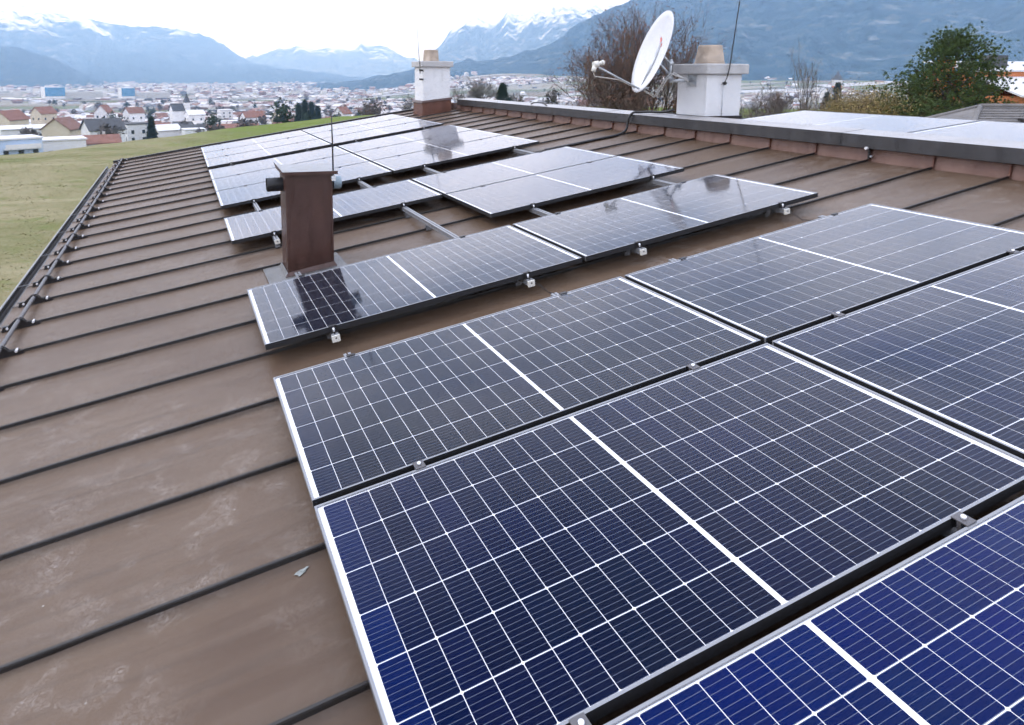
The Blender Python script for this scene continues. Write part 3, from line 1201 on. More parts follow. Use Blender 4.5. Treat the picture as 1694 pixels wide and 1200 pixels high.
# ------------------------------------------------------------------ terrain: meadow shelf, lip, valley floor
LIP_AZ = np.radians([-180, -60, -30, -12, -8.2, -4.2, .1, 4.7, 9.5, 13.4, 17, 24, 35, 60, 100, 180])
LIP_D = np.array([150, 75, 60, 62.8, 65.5, 70.4, 77.8, 90.4, 100, 112, 119, 135, 158, 165, 170, 150])
FALL_E = np.array([-40, 0, 12, 100, 200, 500, 900, 1500, 3000, 90000])
FALL_Z = np.array([0, 0, .8, 13, 22, 38, 48, 53, 56, 56])


def hterr(x, y):
    x, y = np.asarray(x, float), np.asarray(y, float)
    d = np.hypot(x - CAM.x, y - CAM.y)
    az = np.arctan2(x - CAM.x, y - CAM.y)
    L = np.interp(az, LIP_AZ, LIP_D)
    z = -5.0 - np.interp(d - L, FALL_E, FALL_Z)
    dg = np.degrees(az)
    fan = np.clip(d - 1250, 0, 1500) * .047 * smooth(dg, 13, 27)
    z = z + fan
    z = z + (fbm(x / 9, y / 9, 5, 4) - .5) * .5 * smooth(d, 6, 30) + (fbm(x / 60, y / 60, 9, 3) - .5) * np.clip((d - 60) / 60, 0, 3)
    return z


def mat_meadow():
    t = NT('winter_meadow')
    v = t.pos()
    n1 = t.noise(v, .16, 5, .6)
    n2 = t.noise(v, 1.6, 6, .7)
    n3 = t.noise(v, 9, 5, .7)
    c = t.ramp(n1, [(.36, (.115, .125, .04)), (.50, (.205, .180, .095)), (.62, (.255, .220, .130))])
    c = t.mix(t.math('MULTIPLY', t.ramp(n2, [(.42, (0, 0, 0)), (.68, (1, 1, 1))]), .55), c, (.10, .12, .035))
    c = t.mix(t.math('MULTIPLY', t.ramp(n3, [(.45, (0, 0, 0)), (.7, (1, 1, 1))]), .45), c, (.29, .25, .16))
    trk = t.ramp(t.noise(t.pos((.10, .55, 1), (0, 0, .9)), 1.0, 3, .5), [(.56, (0, 0, 0)), (.66, (1, 1, 1))])
    c = t.mix(t.math('MULTIPLY', trk, .45), c, (.31, .275, .17))
    pt = t.ramp(t.noise(v, .45, 4, .6, .6), [(.52, (0, 0, 0)), (.64, (1, 1, 1))])
    c = t.mix(t.math('MULTIPLY', pt, .5), c, (.115, .145, .035))
    # greener towards the far, wetter side of the shelf
    x = t.sep(v)
    green = t.ramp(t.math('MULTIPLY', t.math('ADD', t.math('ADD', x[0], 1.5), t.math('MULTIPLY', t.math('SUBTRACT', n1, .5), 30)), .04), [(.0, (0, 0, 0)), (.35, (1, 1, 1))])
    c = t.mix(t.math('MULTIPLY', green, .8), c, (.105, .150, .018))
    t.base(c)
    t.bump(n3, .5, .1)
    return t.set(.95, 0, .1)


def mat_valley():
    t = NT('valley_fields')
    v = t.pos((.0022, .0075, 0), (0, 0, .25))
    vo = t.new('ShaderNodeTexVoronoi')
    vo.inputs['Scale'].default_value = 1.6
    t.link(v, vo.inputs['Vector'])
    s = t.sep(vo.outputs['Color'])
    c = t.ramp(s[0], [(.0, (.12, .14, .06)), (.25, (.24, .21, .15)), (.42, (.27, .25, .21)), (.60, (.19, .15, .11)), (.76, (.46, .46, .48)), (.9, (.12, .12, .09))], 'CONSTANT')
    n = t.noise(t.pos(), .02, 5, .6)
    c = t.mix(t.math('MULTIPLY', n, .5), c, (.16, .16, .14))
    t.base(c)
    return t.set(.95, 0, .05)


M['meadow'], M['valley'] = mat_meadow(), mat_valley()
azs = np.radians(np.concatenate([np.arange(-180, -30, 4), np.arange(-30, 75, .35), np.arange(75, 180, 4)]))
rs = np.concatenate([[0.5, 2, 4], np.geomspace(6, 230, 95)])
A_, R_ = np.meshgrid(azs, rs)
X, Y = CAM.x + R_ * np.sin(A_), CAM.y + R_ * np.cos(A_)
grid_obj('meadow', X, Y, hterr(X, Y), M['meadow'], True)
rs = np.geomspace(229, 15000, 110)
A_, R_ = np.meshgrid(azs, rs)
X, Y = CAM.x + R_ * np.sin(A_), CAM.y + R_ * np.cos(A_)
grid_obj('valley_floor', X, Y, hterr(X, Y) - .02, M['valley'], True)

# short grass tufts on the shelf beside the house
rg = np.random.default_rng(5)
n = 30000
d = 9 + 62 * rg.random(n) ** 1.1
a = np.radians(-34 + 52 * rg.random(n))
x, y = CAM.x + d * np.sin(a), CAM.y + d * np.cos(a)
ok = ~((x > -2.3) & (y < 13.6))
x, y = x[ok], y[ok]
n = len(x)
z = hterr(x, y)
h = .015 + .04 * rg.random(n) * (fbm(x / 4, y / 4, 3, 3) > .42)
w = .03 + .03 * rg.random(n)
th = rg.random(n) * 6.28
lean = (rg.random((n, 2)) - .5) * .14
V = np.zeros((n, 3, 3))
V[:, 0] = np.stack([x - w * np.cos(th), y - w * np.sin(th), z - .02], -1)
V[:, 1] = np.stack([x + w * np.cos(th), y + w * np.sin(th), z - .02], -1)
V[:, 2] = np.stack([x + lean[:, 0], y + lean[:, 1], z + h], -1)


def mat_island(name, cols, rough=.9, spec=.1, noise=None):
    t = NT(name)
    g = t.new('ShaderNodeNewGeometry')
    k = len(cols)
    c = t.ramp(g.outputs['Random Per Island'], [(i / max(1, k - 1), cc) for i, cc in enumerate(cols)])
    t.base(c)
    return t.set(rough, 0, spec)


M['tuft'] = mat_island('grass_blades', [(.12, .13, .045), (.19, .17, .08), (.25, .21, .12), (.15, .15, .06)])
tag(tri_obj('grass', V.reshape(-1, 3), 3, M['tuft']), 'short yellow-green winter grass tufts covering the meadow', 'grass', None, 'stuff')


# ------------------------------------------------------------------ mountains
def az_el(px, py):
    d = ray(px, py)
    return math.atan2(d.x, d.y), d.z / math.hypot(d.x, d.y)


def mat_mountain(name, forest, rock, snow_lo, snow_hi, patch, scale=.0016):
    t = NT(name)
    v = t.pos()
    x = t.sep(v)
    n = t.noise(v, scale, 8, .62)
    n2 = t.noise(t.pos((1, 1, .35)), scale * 5, 7, .7)
    c = t.ramp(n2, [(.32, tuple(f * .6 for f in forest)), (.52, tuple(f * 1.9 for f in forest)), (.68, rock)])
    hz = t.math('ADD', x[2], t.math('MULTIPLY', t.math('SUBTRACT', n, .5), (snow_hi - snow_lo) * 2.2))
    k = t.math('DIVIDE', t.math('SUBTRACT', hz, snow_lo), snow_hi - snow_lo)
    up = t.sep(t.new('ShaderNodeNewGeometry').outputs['Normal'])[2]
    k = t.math('MULTIPLY', t.math('ADD', k, t.math('MULTIPLY', t.math('SUBTRACT', n2, .5), 1.6)), 1.0)
    k = t.math('MULTIPLY', t.ramp(k, [(.42, (0, 0, 0)), (.75, (1, 1, 1))]), patch)
    # felled clearings and snowy pastures lower down
    vo = t.noise(t.pos((1, 1, 2.2)), scale * 3.4, 6, .62)
    clr = t.math('MULTIPLY', t.ramp(vo, [(.60, (0, 0, 0)), (.70, (1, 1, 1))]), .38)
    c = t.mix(clr, c, (.30, .31, .30))
    c = t.mix(k, c, (.82, .83, .86))
    t.base(c)
    return t.set(.95, 0, .05)


def mountain(crest, rc, r0, zb, mat, amp, seed, nx=330, nr=90, power=1.25, fs=1.0):
    P = [az_el(px, py) for px, py in crest]
    ca, ce = np.array([p[0] for p in P]), np.array([p[1] for p in P])
    az = np.linspace(ca[0], ca[-1], nx)
    el = np.interp(az, ca, ce)
    el = el + (fbm(az * 60 * fs, az * 0, seed, 5) - .5) * .007
    hc = rc * el + CAM.z - zb
    fade = smooth(az, ca[0], ca[0] + .05) * (1 - smooth(az, ca[-1] - .05, ca[-1]))
    u = np.linspace(0, 1.35, nr)
    A_, U = np.meshgrid(az, u)
    R_ = r0 + (rc - r0) * U
    prof = np.where(U <= 1, np.clip(U, 0, 1) ** power, 1 - (U - 1) * 1.3)
    H = hc[None, :] * prof
    x, y = R_ * np.sin(A_), R_ * np.cos(A_)
    k = 1.0 / (rc * .11)
    rid = fbm(x * k, y * k, seed + 20, 6, True) - .55
    gul = fbm(A_ * rc * .0035, U * 1.2, seed + 40, 5, True) - .5
    w = np.clip(U, 0, 1) * np.clip(1 - np.abs(U - .98) * 0, 0, 1)
    damp = 1 - .85 * np.exp(-((U - 1) / .06) ** 2)
    H = H + amp * (rid * 1.1 + gul) * np.clip(U * 1.6, 0, 1) * damp * np.clip(hc[None, :] / 300, .1, 1.2)
    Z = zb + np.maximum(H, -30) * 1.0 - 20 * (U < .001)
    return grid_obj('mountain', CAM.x + x, CAM.y + y, Z, mat)


FOR = (.013, .030, .044)  # forest green shifted to blue, some haze tint painted in
mt_left = mat_mountain('left_mountain', FOR, (.15, .16, .16), 300, 950, .85)  # snow patches, extended so their white also paints cloud haze at the crest
mt_far = mat_mountain('far_mountain', (.04, .055, .06), (.22, .23, .24), 150, 750, .85)  # snow spots carried lower, painting in the pallor of haze
mt_rock = mat_mountain('rocky_mountain', (.02, .032, .036), (.22, .22, .23), 330, 900, .8)
mt_near = mat_mountain('wooded_slope', FOR, (.07, .08, .075), 360, 760, .75, .0034)
mountain([(-420, -8), (-200, -8), (-60, -6), (0, -3), (60, 12), (130, 27), (200, 44), (250, 43), (300, 50), (345, 64), (375, 82), (405, 98), (440, 110), (560, 134)], 10500, 6500, -61, mt_left, 150, 1)
mountain([(330, 122), (380, 112), (420, 98), (450, 88), (490, 76), (520, 84), (560, 78), (600, 73), (640, 79), (670, 96), (720, 118), (800, 124)], 13200, 9500, -61, mt_far, 150, 2, nx=220)
mountain([(600, 134), (690, 120), (728, 76), (745, 52), (762, 42), (790, 31), (803, 36), (812, 40), (840, 24), (870, 12), (895, -3), (930, -20), (980, -10), (1010, -5), (1060, -14), (1200, -16), (1400, -10)], 9600, 5600, -61, mt_rock, 210, 3, nx=420)
mountain([(490, 143), (550, 138), (600, 131), (660, 119), (700, 110), (760, 105), (830, 96), (900, 76), (950, 48), (1000, 20), (1040, 2), (1100, -32), (1200, -65), (1400, -75), (1694, -70), (2100, -60), (2700, -30)], 3900, 2100, -75, mt_near, 80, 4, nx=520, nr=120, power=1.05)
mountain([(-420, 60), (-200, 64), (-80, 68), (0, 76), (40, 82), (90, 98), (130, 116), (190, 140)], 5600, 3600, -61, mt_near, 60, 5, nx=200, nr=70)
mountain([(10, 138), (80, 112), (130, 95), (180, 86), (230, 88), (290, 101), (330, 107), (420, 108), (480, 114), (560, 124), (660, 138)], 7800, 5200, -61, mt_near, 70, 6, nx=260, nr=70)

# ------------------------------------------------------------------ houses
M['w_white'] = plain('house_white', (.64, .64, .65), .85, 0, .06, .3)
M['w_cream'] = plain('house_cream', (.52, .46, .35), .85, 0, .06, .3)
M['w_blue'] = plain('house_pale_blue', (.42, .52, .66), .85, 0, .06, .3)
M['w_grey'] = plain('house_grey', (.42, .41, .40), .85, 0, .08, .3)
M['w_orange'] = plain('house_orange', (.50, .17, .07), .85, 0, .08, .5)
M['r_red'] = plain('roof_red_tile', (.19, .088, .066), .85, 0, .2, .6)
M['r_brown'] = plain('roof_brown_tile', (.17, .085, .065), .85, 0, .2, .6)
M['r_dark'] = plain('roof_dark_slate', (.055, .058, .065), .75, 0, .2, .6)
M['r_white'] = plain('roof_pale_metal', (.60, .60, .62), .5, 0, .08, .4)
M['r_grey'] = plain('roof_grey_tile', (.15, .14, .135), .85, 0, .22, 2.5, .4)
M['pane'] = plain('window_pane', (.03, .04, .05), .15, 0, .3, 2)
M['wood'] = plain('brown_wood', (.13, .085, .055), .8, 0, .2, 2)


def gable_meshes(w, dp_, h, rh, wm, rm):
    b = MB()
    x, y = w / 2, dp_ / 2
    b.face([(-x, -y, -4), (x, -y, -4), (x, -y, h), (-x, -y, h)])
    b.face([(x, y, -4), (-x, y, -4), (-x, y, h), (x, y, h)])
    b.face([(x, -y, -4), (x, y, -4), (x, y, h), (x, 0, h + rh), (x, -y, h)])
    b.face([(-x, y, -4), (-x, -y, -4), (-x, -y, h), (-x, 0, h + rh), (-x, y, h)])
    wmesh = b.mesh('wall', wm)
    b = MB()
    ox, oy = x + .5, y + .6
    ze = h - rh * .6 / y
    t = .22
    for sy in (-1, 1):
        p = [(-ox, sy * oy, ze + .03), (ox, sy * oy, ze + .03), (ox, 0, h + rh + .03), (-ox, 0, h + rh + .03)]
        q = [(a, b_, c + t) for a, b_, c in p]
        if sy > 0:
            p, q = p[::-1], q[::-1]
        b.face(q)
        b.face(p[::-1])
        for i in range(4):
            j = (i + 1) % 4
            b.face([p[i], p[j], q[j], q[i]])
    return wmesh, b.mesh('roof', rm)


def flat_meshes(w, dp_, h, wm, rm):
    b = MB()
    b.box(-w / 2, w / 2, -dp_ / 2, dp_ / 2, -4, h)
    wmesh = b.mesh('wall', wm)
    b = MB()
    b.box(-w / 2 - .3, w / 2 + .3, -dp_ / 2 - .3, dp_ / 2 + .3, h + .01, h + .35)
    return wmesh, b.mesh('roof', rm)


wb_ = MB()
wb_.box(-.5, .5, -.04, .04, 0, 1.3)
WIN = wb_.mesh('window', M['pane'])
cb_ = MB()
cb_.box(-.35, .35, -.35, .35, 0, 1.8)
CHIM = cb_.mesh('house_chimney', M['w_grey'])
placed = []


def add_house(x, y, z, rz, meshes, dims, label, group, windows=0, cat='house', name='house', dormer=False):
    w, dp_, h, rh = dims
    t = empty(name, label, cat, (x, y, z), (0, 0, rz), group)
    put('wall', meshes[0], t)
    r_ = put('roof', meshes[1], t)
    if windows:
        for fl_ in range(max(1, int(h // 2.7))):
            for i in range(windows):
                xx = -w / 2 + w * (i + .5) / windows
                put('window', WIN, t, (xx, -dp_ / 2 - .02, .9 + 2.7 * fl_))
            for yy in (-dp_ / 4, dp_ / 4):
                put('window', WIN, t, (-w / 2 - .02, yy, .9 + 2.7 * fl_), (0, 0, math.pi / 2))
                put('window', WIN, t, (w / 2 + .02, yy, .9 + 2.7 * fl_), (0, 0, math.pi / 2))
        if rh > 1:
            put('house_chimney', CHIM, t, (w * .2, .6, h + rh - .9))
    placed.append((x, y, max(w, dp_) * .5))
    return t


FWD_AZ = lambda p: math.atan2(p.x - CAM.x, p.y - CAM.y)
# (pixel x, pixel y of the eaves, depth, width, deep, height, roof height, wall, roof, turn, windows, label, kind)
near_houses = [
    (24, 229, 150, 8.5, 8, 7.2, 0, 'w_blue', 'r_white', .25, 3, 'pale blue flat-roofed house with balconies at the meadow lip', 'flat'),
    (92, 231, 165, 12, 8, 4.5, 0, 'w_white', 'r_white', .1, 4, 'low white flat-roofed house right behind the meadow edge', 'flat'),
    (158, 235, 175, 10.5, 7, 3, 1.6, 'w_white', 'r_red', .08, 3, 'low red-tiled roof peeping over the meadow edge', 'gable'),
    (104, 212, 235, 11, 9, 5.2, 3.4, 'w_cream', 'r_brown', 1.15, 2, 'cream house with a big brown-red gable roof', 'gable'),
    (170, 213, 230, 11, 9, 5.0, 3.2, 'w_white', 'r_dark', .32, 3, 'white house with a dark slate gable roof', 'gable'),
    (46, 212, 260, 18, 9, 4.2, 1.0, 'w_white', 'r_white', .12, 5, 'long low hall with a pale metal roof', 'gable'),
    (224, 205, 255, 7.5, 8, 7.0, 0, 'w_white', 'r_dark', .2, 2, 'tall white cube house beside the dark conifer', 'flat'),
    (16, 197, 330, 13, 10, 5.0, 4.0, 'w_cream', 'r_red', .9, 2, 'wide house under an orange-red hipped roof at the left edge', 'gable'),
    (72, 187, 420, 11, 9, 5, 3.6, 'w_cream', 'r_red', .7, 2, 'cream house with a pinkish red roof left of the bare trees', 'gable'),
    (172, 186, 420, 10, 8, 4, 4.4, 'w_white', 'r_red', 1.2, 2, 'orange steep-gabled house among the grey trees', 'gable'),
    (221, 186, 430, 10, 8, 5, 3, 'w_white', 'r_brown', .5, 2, 'white house with brown roof beside the steep orange gable', 'gable'),
    (320, 214, 300, 8.5, 8, 4.6, 0, 'w_white', 'r_white', .2, 2, 'white cube house just over the green meadow edge', 'flat'),
    (366, 212, 330, 13, 8, 2.4, 1.8, 'w_cream', 'r_red', .05, 2, 'long red-roofed row house over the green meadow edge', 'gable'),
    (408, 211, 345, 11, 8, 2.2, 1.8, 'w_white', 'r_red', -.05, 2, 'second red-roofed row house over the green meadow edge', 'gable'),
    (322, 189, 430, 10, 9, 4.6, 2.4, 'w_white', 'r_white', .3, 2, 'white house with pale roof in front of the white chapel', 'gable'),
    (372, 182, 520, 9, 9, 6.4, 0, 'w_white', 'r_white', .3, 2, 'white block house between grey tree clumps', 'flat'),
    (418, 193, 440, 13, 9, 4.2, 3.2, 'w_white', 'r_red', .4, 3, 'broad salmon-red roofed house left of the conifers', 'gable'),
    (462, 190, 420, 8, 8, 5.6, 3.0, 'w_cream', 'r_brown', 1.4, 2, 'yellowish gabled house next to the conifer clump', 'gable'),
    (474, 201, 380, 12, 8, 2.8, 1.4, 'w_white', 'r_white', .2, 3, 'low white roofed house below the conifer clump', 'gable'),
    (566, 187, 420, 8, 8, 4.4, 3.6, 'w_white', 'r_red', .9, 2, 'small red-gabled house seen right of the conifer clump', 'gable'),
]
for (px, py, dpt, w, dd, h, rh, wm, rm, turn, win, lab, kind) in near_houses:
    p = at(px, py, dpt)
    z = p.z - h
    meshes = gable_meshes(w, dd, h, rh, M[wm], M[rm]) if kind == 'gable' else flat_meshes(w, dd, h, M[wm], M[rm])
    t = add_house(p.x, p.y, z, -FWD_AZ(p) + turn, meshes, (w, dd, h, rh), lab, None, win)
    if px == 24:
        for zz in (2.6, 5.2):
            b = MB()
            b.box(-3.2, 3.6, -5.6, -4.02, zz, zz + .2)
            b.box(-3.2, 3.6, -5.65, -5.55, zz + .2, zz + 1.1)
            b.build('balcony', M['w_white'], t)
# chapel with spire
p = at(297, 182, 560)
ch_ = empty('church', 'small white chapel with a dark pointed spire in the town', 'church', (p.x, p.y, p.z - 6), (0, 0, .4))
gm = gable_meshes(14, 8, 6, 5, M['w_white'], M['r_dark'])
put('nave', gm[0], ch_)
put('roof', gm[1], ch_)
b = MB()
b.box(-2, 2, -2, 2, -4, 12)
b.build('tower', M['w_white'], ch_, (5, -3, 0))
b = MB()
b.v += [(-2.2, -2.2, 12), (2.2, -2.2, 12), (2.2, 2.2, 12), (-2.2, 2.2, 12), (0, 0, 20)]
b.f += [(0, 1, 4), (1, 2, 4), (2, 3, 4), (3, 0, 4), (3, 2, 1, 0)]
b.mi += [0] * 5
b.sm += [False] * 5
b.build('spire', M['r_dark'], ch_, (5, -3, 0))
placed.append((p.x, p.y, 12))
# pink-banded church tower far right
p = at(1384, 150, 900)
tw = empty('church', 'pale church tower with reddish bands above the right-hand bushes', 'church', (p.x, p.y, p.z - 8), (0, 0, .3))
b = MB()
b.box(-4.5, 4.5, -4.5, 4.5, -8, 22)
b.build('tower', M['w_white'], tw)
b = MB()
b.box(-4.6, 4.6, -4.6, 4.6, 9, 14)
b.build('band', M['w_orange'], tw)
b = MB()
b.v += [(-5, -5, 22), (5, -5, 22), (5, 5, 22), (-5, 5, 22), (0, 0, 34)]
b.f += [(0, 1, 4), (1, 2, 4), (2, 3, 4), (3, 0, 4), (3, 2, 1, 0)]
b.mi += [0] * 5
b.sm += [False] * 5
b.build('spire', M['r_dark'], tw)
gm = gable_meshes(26, 12, 9, 7, M['w_white'], M['r_grey'])
put('nave', gm[0], tw, (-14, 3, -4))
put('roof', gm[1], tw, (-14, 3, -4))

# blue-glazed halls in the plain
M['blueglass'] = plain('blue_facade', (.05, .20, .36), .3, 0, .15, .05)
for (px, py, dpt, w, h, lab) in ((90, 160, 1450, 38, 20, 'large blue-fronted hall in the plain, the left of two'), (211, 160, 1500, 27, 19, 'smaller blue-fronted hall in the plain, the right of two')):
    p = at(px, py, dpt)
    t = empty('hall', lab, 'hall', (p.x, p.y, p.z), (0, 0, -FWD_AZ(p) + .2))
    b = MB()
    b.box(-w / 2, w / 2, -10, 30, -4, h)
    b.build('wall', M['w_white'], t)
    b = MB()
    for i in range(6):
        b.box(-w / 2 + w * i / 6 + .2, -w / 2 + w * (i + 1) / 6 - .2, -10.6, -10.02, 1, h - .6)
    b.build('facade', M['blueglass'], t)
    b = MB()
    b.box(w / 2, w / 2 + 75, -4, 30, -4, h * .45)
    b.build('annex', M['w_grey'], t)
    placed.append((p.x, p.y, 60))

# scattered town houses
rh_ = random.Random(21)
kinds = []
specs = [('white house with a red tiled roof', 'w_white', 'r_red'), ('white house with a dark roof', 'w_white', 'r_dark'), ('cream house with a brown roof', 'w_cream', 'r_brown'), ('white house with a pale metal roof', 'w_white', 'r_white'), ('grey house with a dark roof', 'w_grey', 'r_dark')]
for lab, wm, rm in specs:
    for v_ in range(2):
        w, dd, h, rh = (rh_.uniform(9, 14), rh_.uniform(8, 10), rh_.uniform(4, 6.5), rh_.uniform(1.6, 3.4))
        kinds.append((lab, gable_meshes(w, dd, h, rh, M[wm], M[rm]), (w, dd, h, rh)))


def free(x, y, r):
    return all((x - a) ** 2 + (y - b_) ** 2 > (r + c) ** 2 for a, b_, c in placed)


def scatter(n, az0, az1, d0, d1, where, group, pw=1.0):
    k = tries = 0
    while k < n and tries < n * 30:
        tries += 1
        az = math.radians(rh_.uniform(az0, az1))
        d = d0 + (d1 - d0) * rh_.random() ** pw
        x, y = CAM.x + d * math.sin(az), CAM.y + d * math.cos(az)
        lab, ms, dm = rh_.choice(kinds)
        if not free(x, y, 8):
            continue
        add_house(x, y, float(hterr(x, y)), rh_.uniform(-.6, .6) - az, ms, dm, 'small %s %s' % (lab, where), group + ', ' + lab)
        k += 1


scatter(215, -15, 17, 290, 950, 'scattered in the valley town beyond the meadow', 'valley town houses', .8)
scatter(80, 22, 58, 1300, 2300, 'on the hillside below the wooded mountain', 'hillside town houses', .8)

# the far city and the rest of the hillside town: too many and too small to count
ncity = 3600
rc_ = np.random.default_rng(9)
V = []
def city_boxes(n, az0, az1, d0, d1, hmax, pw):
    az = np.radians(az0 + (az1 - az0) * rc_.random(n))
    d = d0 + (d1 - d0) * rc_.random(n) ** pw
    x, y = CAM.x + d * np.sin(az), CAM.y + d * np.cos(az)
    keep = fbm(x / 330, y / 330, 31, 3) > .42
    x, y = x[keep], y[keep]
    z = hterr(x, y)
    out = []
    for i in range(len(x)):
        w, l, h = rc_.uniform(4, 9), rc_.uniform(4, 13), rc_.uniform(0, 1) ** 5 * hmax + 3.5
        t = rc_.uniform(0, 3.14)
        c, s = math.cos(t), math.sin(t)
        cr = [(x[i] + c * a - s * b, y[i] + s * a + c * b) for a, b in ((-w, -l), (w, -l), (w, l), (-w, l))]
        lo = [(p[0], p[1], z[i] - 5) for p in cr]
        hi = [(p[0], p[1], z[i] + h) for p in cr]
        out.append((lo, hi))
    return out


def boxes_obj(name, boxes, mat, label):
    v, f = [], []
    for lo, hi in boxes:
        b = len(v)
        v += lo + hi
        f += [(b + i, b + (i + 1) % 4, b + 4 + (i + 1) % 4, b + 4 + i) for i in range(4)]
        rh = min(3.2, math.dist(hi[0], hi[1]) * .24)
        m0 = tuple((hi[0][k] + hi[1][k]) / 2 + (rh if k == 2 else 0) for k in range(3))
        m1 = tuple((hi[2][k] + hi[3][k]) / 2 + (rh if k == 2 else 0) for k in range(3))
        b = len(v)
        v += hi + [m0, m1]
        f += [(b, b + 4, b + 5, b + 3), (b + 4, b + 1, b + 2, b + 5), (b, b + 1, b + 4), (b + 2, b + 3, b + 5)]
    me = bpy.data.meshes.new(name)
    me.from_pydata(v, [], f)
    me.materials.append(mat)
    return tag(put(name, me), label, 'town', None, 'stuff')


M['city'] = mat_island('far_city_blocks', [(.60, .60, .62), (.30, .28, .27), (.62, .60, .58), (.24, .12, .09), (.50, .52, .56), (.10, .10, .11), (.20, .11, .085), (.58, .57, .55), (.14, .13, .13)])
boxes_obj('distant_city', city_boxes(3400, -16, 24, 1900, 5200, 13, .8), M['city'], 'far pale city blocks spread over the valley floor')
boxes_obj('distant_houses', city_boxes(3400, -16, 19, 400, 1900, 3, .95), M['city'], 'far small houses and sheds filling the valley town')
boxes_obj('distant_town', city_boxes(4600, 17, 62, 1300, 2350, 5, .9), M['city'], 'far pale houses covering the foot of the wooded mountain')

# ------------------------------------------------------------------ trees
M['bark'] = plain('grey_brown_bark', (.085, .068, .055), .9, 0, .3, 4)
M['twig'] = plain('brown_twigs', (.105, .075, .062), .9, 0, .35, 1.5)
M['twig_grey'] = plain('grey_twigs', (.13, .115, .105), .9, 0, .3, 1.5)
M['russet'] = mat_island('russet_dead_leaves', [(.16, .075, .05), (.22, .11, .07), (.12, .06, .045)])
M['ochre'] = mat_island('ochre_leaves', [(.24, .17, .07), (.30, .22, .10), (.18, .15, .05), (.14, .10, .06)])
M['needle'] = mat_island('pine_needles', [(.030, .055, .020), (.065, .105, .030), (.115, .150, .045), (.045, .080, .028)], .7, .2)
M['needle_dark'] = mat_island('fir_needles', [(.012, .026, .016), (.025, .045, .022), (.018, .034, .018)], .8, .15)
M['grey_crown'] = mat_island('grey_winter_crown', [(.075, .066, .062), (.11, .095, .088), (.055, .055, .055)])
M['dark_crown'] = mat_island('dark_green_crown', [(.018, .032, .022), (.035, .050, .026), (.024, .038, .026)])


def branch_tree(h, spread, seed, levels=5, stems=1, kids=(5, 5, 4, 4), up=.35, r0=None, first=.22, twig_r=.006):
    rr = random.Random(seed)
    trunk, twigs, tips = MB(), MB(), []
    r0 = r0 or h * .016

    def grow(p, d, ln, r, lv):
        n = 4 if lv < 2 else 3
        pts, rad = [p.copy()], [r]
        q = p.copy()
        dd = d.copy()
        for i in range(n):
            j = .16 if lv == 0 else .26
            dd = (dd + Vector((rr.uniform(-j, j), rr.uniform(-j, j), rr.uniform(-j, j) + up * .18))).normalized()
            q = q + dd * (ln / n)
            pts.append(q.copy())
            rad.append(max(twig_r * .6, r * (1 - .62 * (i + 1) / n)))
        (trunk if lv < 2 else twigs).tube(pts, rad, 6 if lv < 2 else 3, 0, False)
        if lv >= levels:
            tips.append(q)
            return
        k = kids[min(lv, len(kids) - 1)]
        for i in range(k):
            t = first + (1 - first) * (i + rr.random()) / k if lv == 0 else .25 + .75 * (i + rr.random()) / k
            f = t * n
            i0 = min(int(f), n - 1)
            b_ = pts[i0].lerp(pts[i0 + 1], f - i0)
            ang = rr.uniform(.45, .95)
            ax = Vector((rr.gauss(0, 1), rr.gauss(0, 1), rr.gauss(0, 1))).cross(dd).normalized()
            nd = (dd * math.cos(ang) + ax * math.sin(ang))
            nd = (nd + Vector((0, 0, up * .5))).normalized()
            nd = Vector((nd.x * spread, nd.y * spread, nd.z)).normalized()
            grow(b_, nd, ln * rr.uniform(.48, .72), max(twig_r, r * (1 - .6 * t) * .62), lv + 1)
        tips.append(q)

    for s in range(stems):
        t = 2 * math.pi * s / stems + rr.random()
        d = Vector((math.cos(t) * .3 * (stems > 1), math.sin(t) * .3 * (stems > 1), 1)).normalized()
        grow(Vector((d.x * .3, d.y * .3, -.3)), d, h * .52, r0, 0)
    return trunk, twigs, tips


def leaves(tips, n, size, spread, seed, droop=0.0):
    rg_ = np.random.default_rng(seed)
    T = np.array([tuple(t) for t in tips])
    P = T[rg_.integers(0, len(T), n)] + rg_.normal(0, spread, (n, 3))
    a = rg_.normal(0, 1, (n, 3))
    a /= np.linalg.norm(a, axis=1)[:, None]
    b = np.cross(a, rg_.normal(0, 1, (n, 3)))
    b /= np.linalg.norm(b, axis=1)[:, None]
    s = size * (.5 + rg_.random((n, 1)))
    return np.stack([P - a * s, P + b * s * .6, P + a * s, P - b * s * .6], 1).reshape(-1, 3)


def ground_at(px, depth):
    p = at(px, 124, depth)
    return Vector((p.x, p.y, float(hterr(p.x, p.y))))


def plant_tree(px, depth, top_y, width, seed, label, name='bare_tree', twig='twig', leaf=None, nleaf=0, lsize=.05, group=None, **kw):
    g0 = ground_at(px, depth)
    top = at(px, top_y, depth).z
    h = top - g0.z
    t = empty(name, label, 'tree', g0, (0, 0, 0), group)
    tr, tw, tips = branch_tree(h, width, seed, **kw)
    zs = max([v[2] for v in tw.v] + [v[2] for v in tr.v])
    k = h / zs
    for mb in (tr, tw):
        mb.v = [(x * k, y * k, z * k) for x, y, z in mb.v]
    tips = [Vector(q) * k for q in tips]
    tr.build('trunk', M['bark'], t)
    tw.build('crown', M[twig], t)
    if leaf:
        tips = [q for q in tips if q.z > h * (.5 if name == 'shrub' else .1)]
        tri_obj('foliage', leaves(tips, nleaf, lsize, .34 if name == 'shrub' else .22, seed), 4, M[leaf], t)
    return t


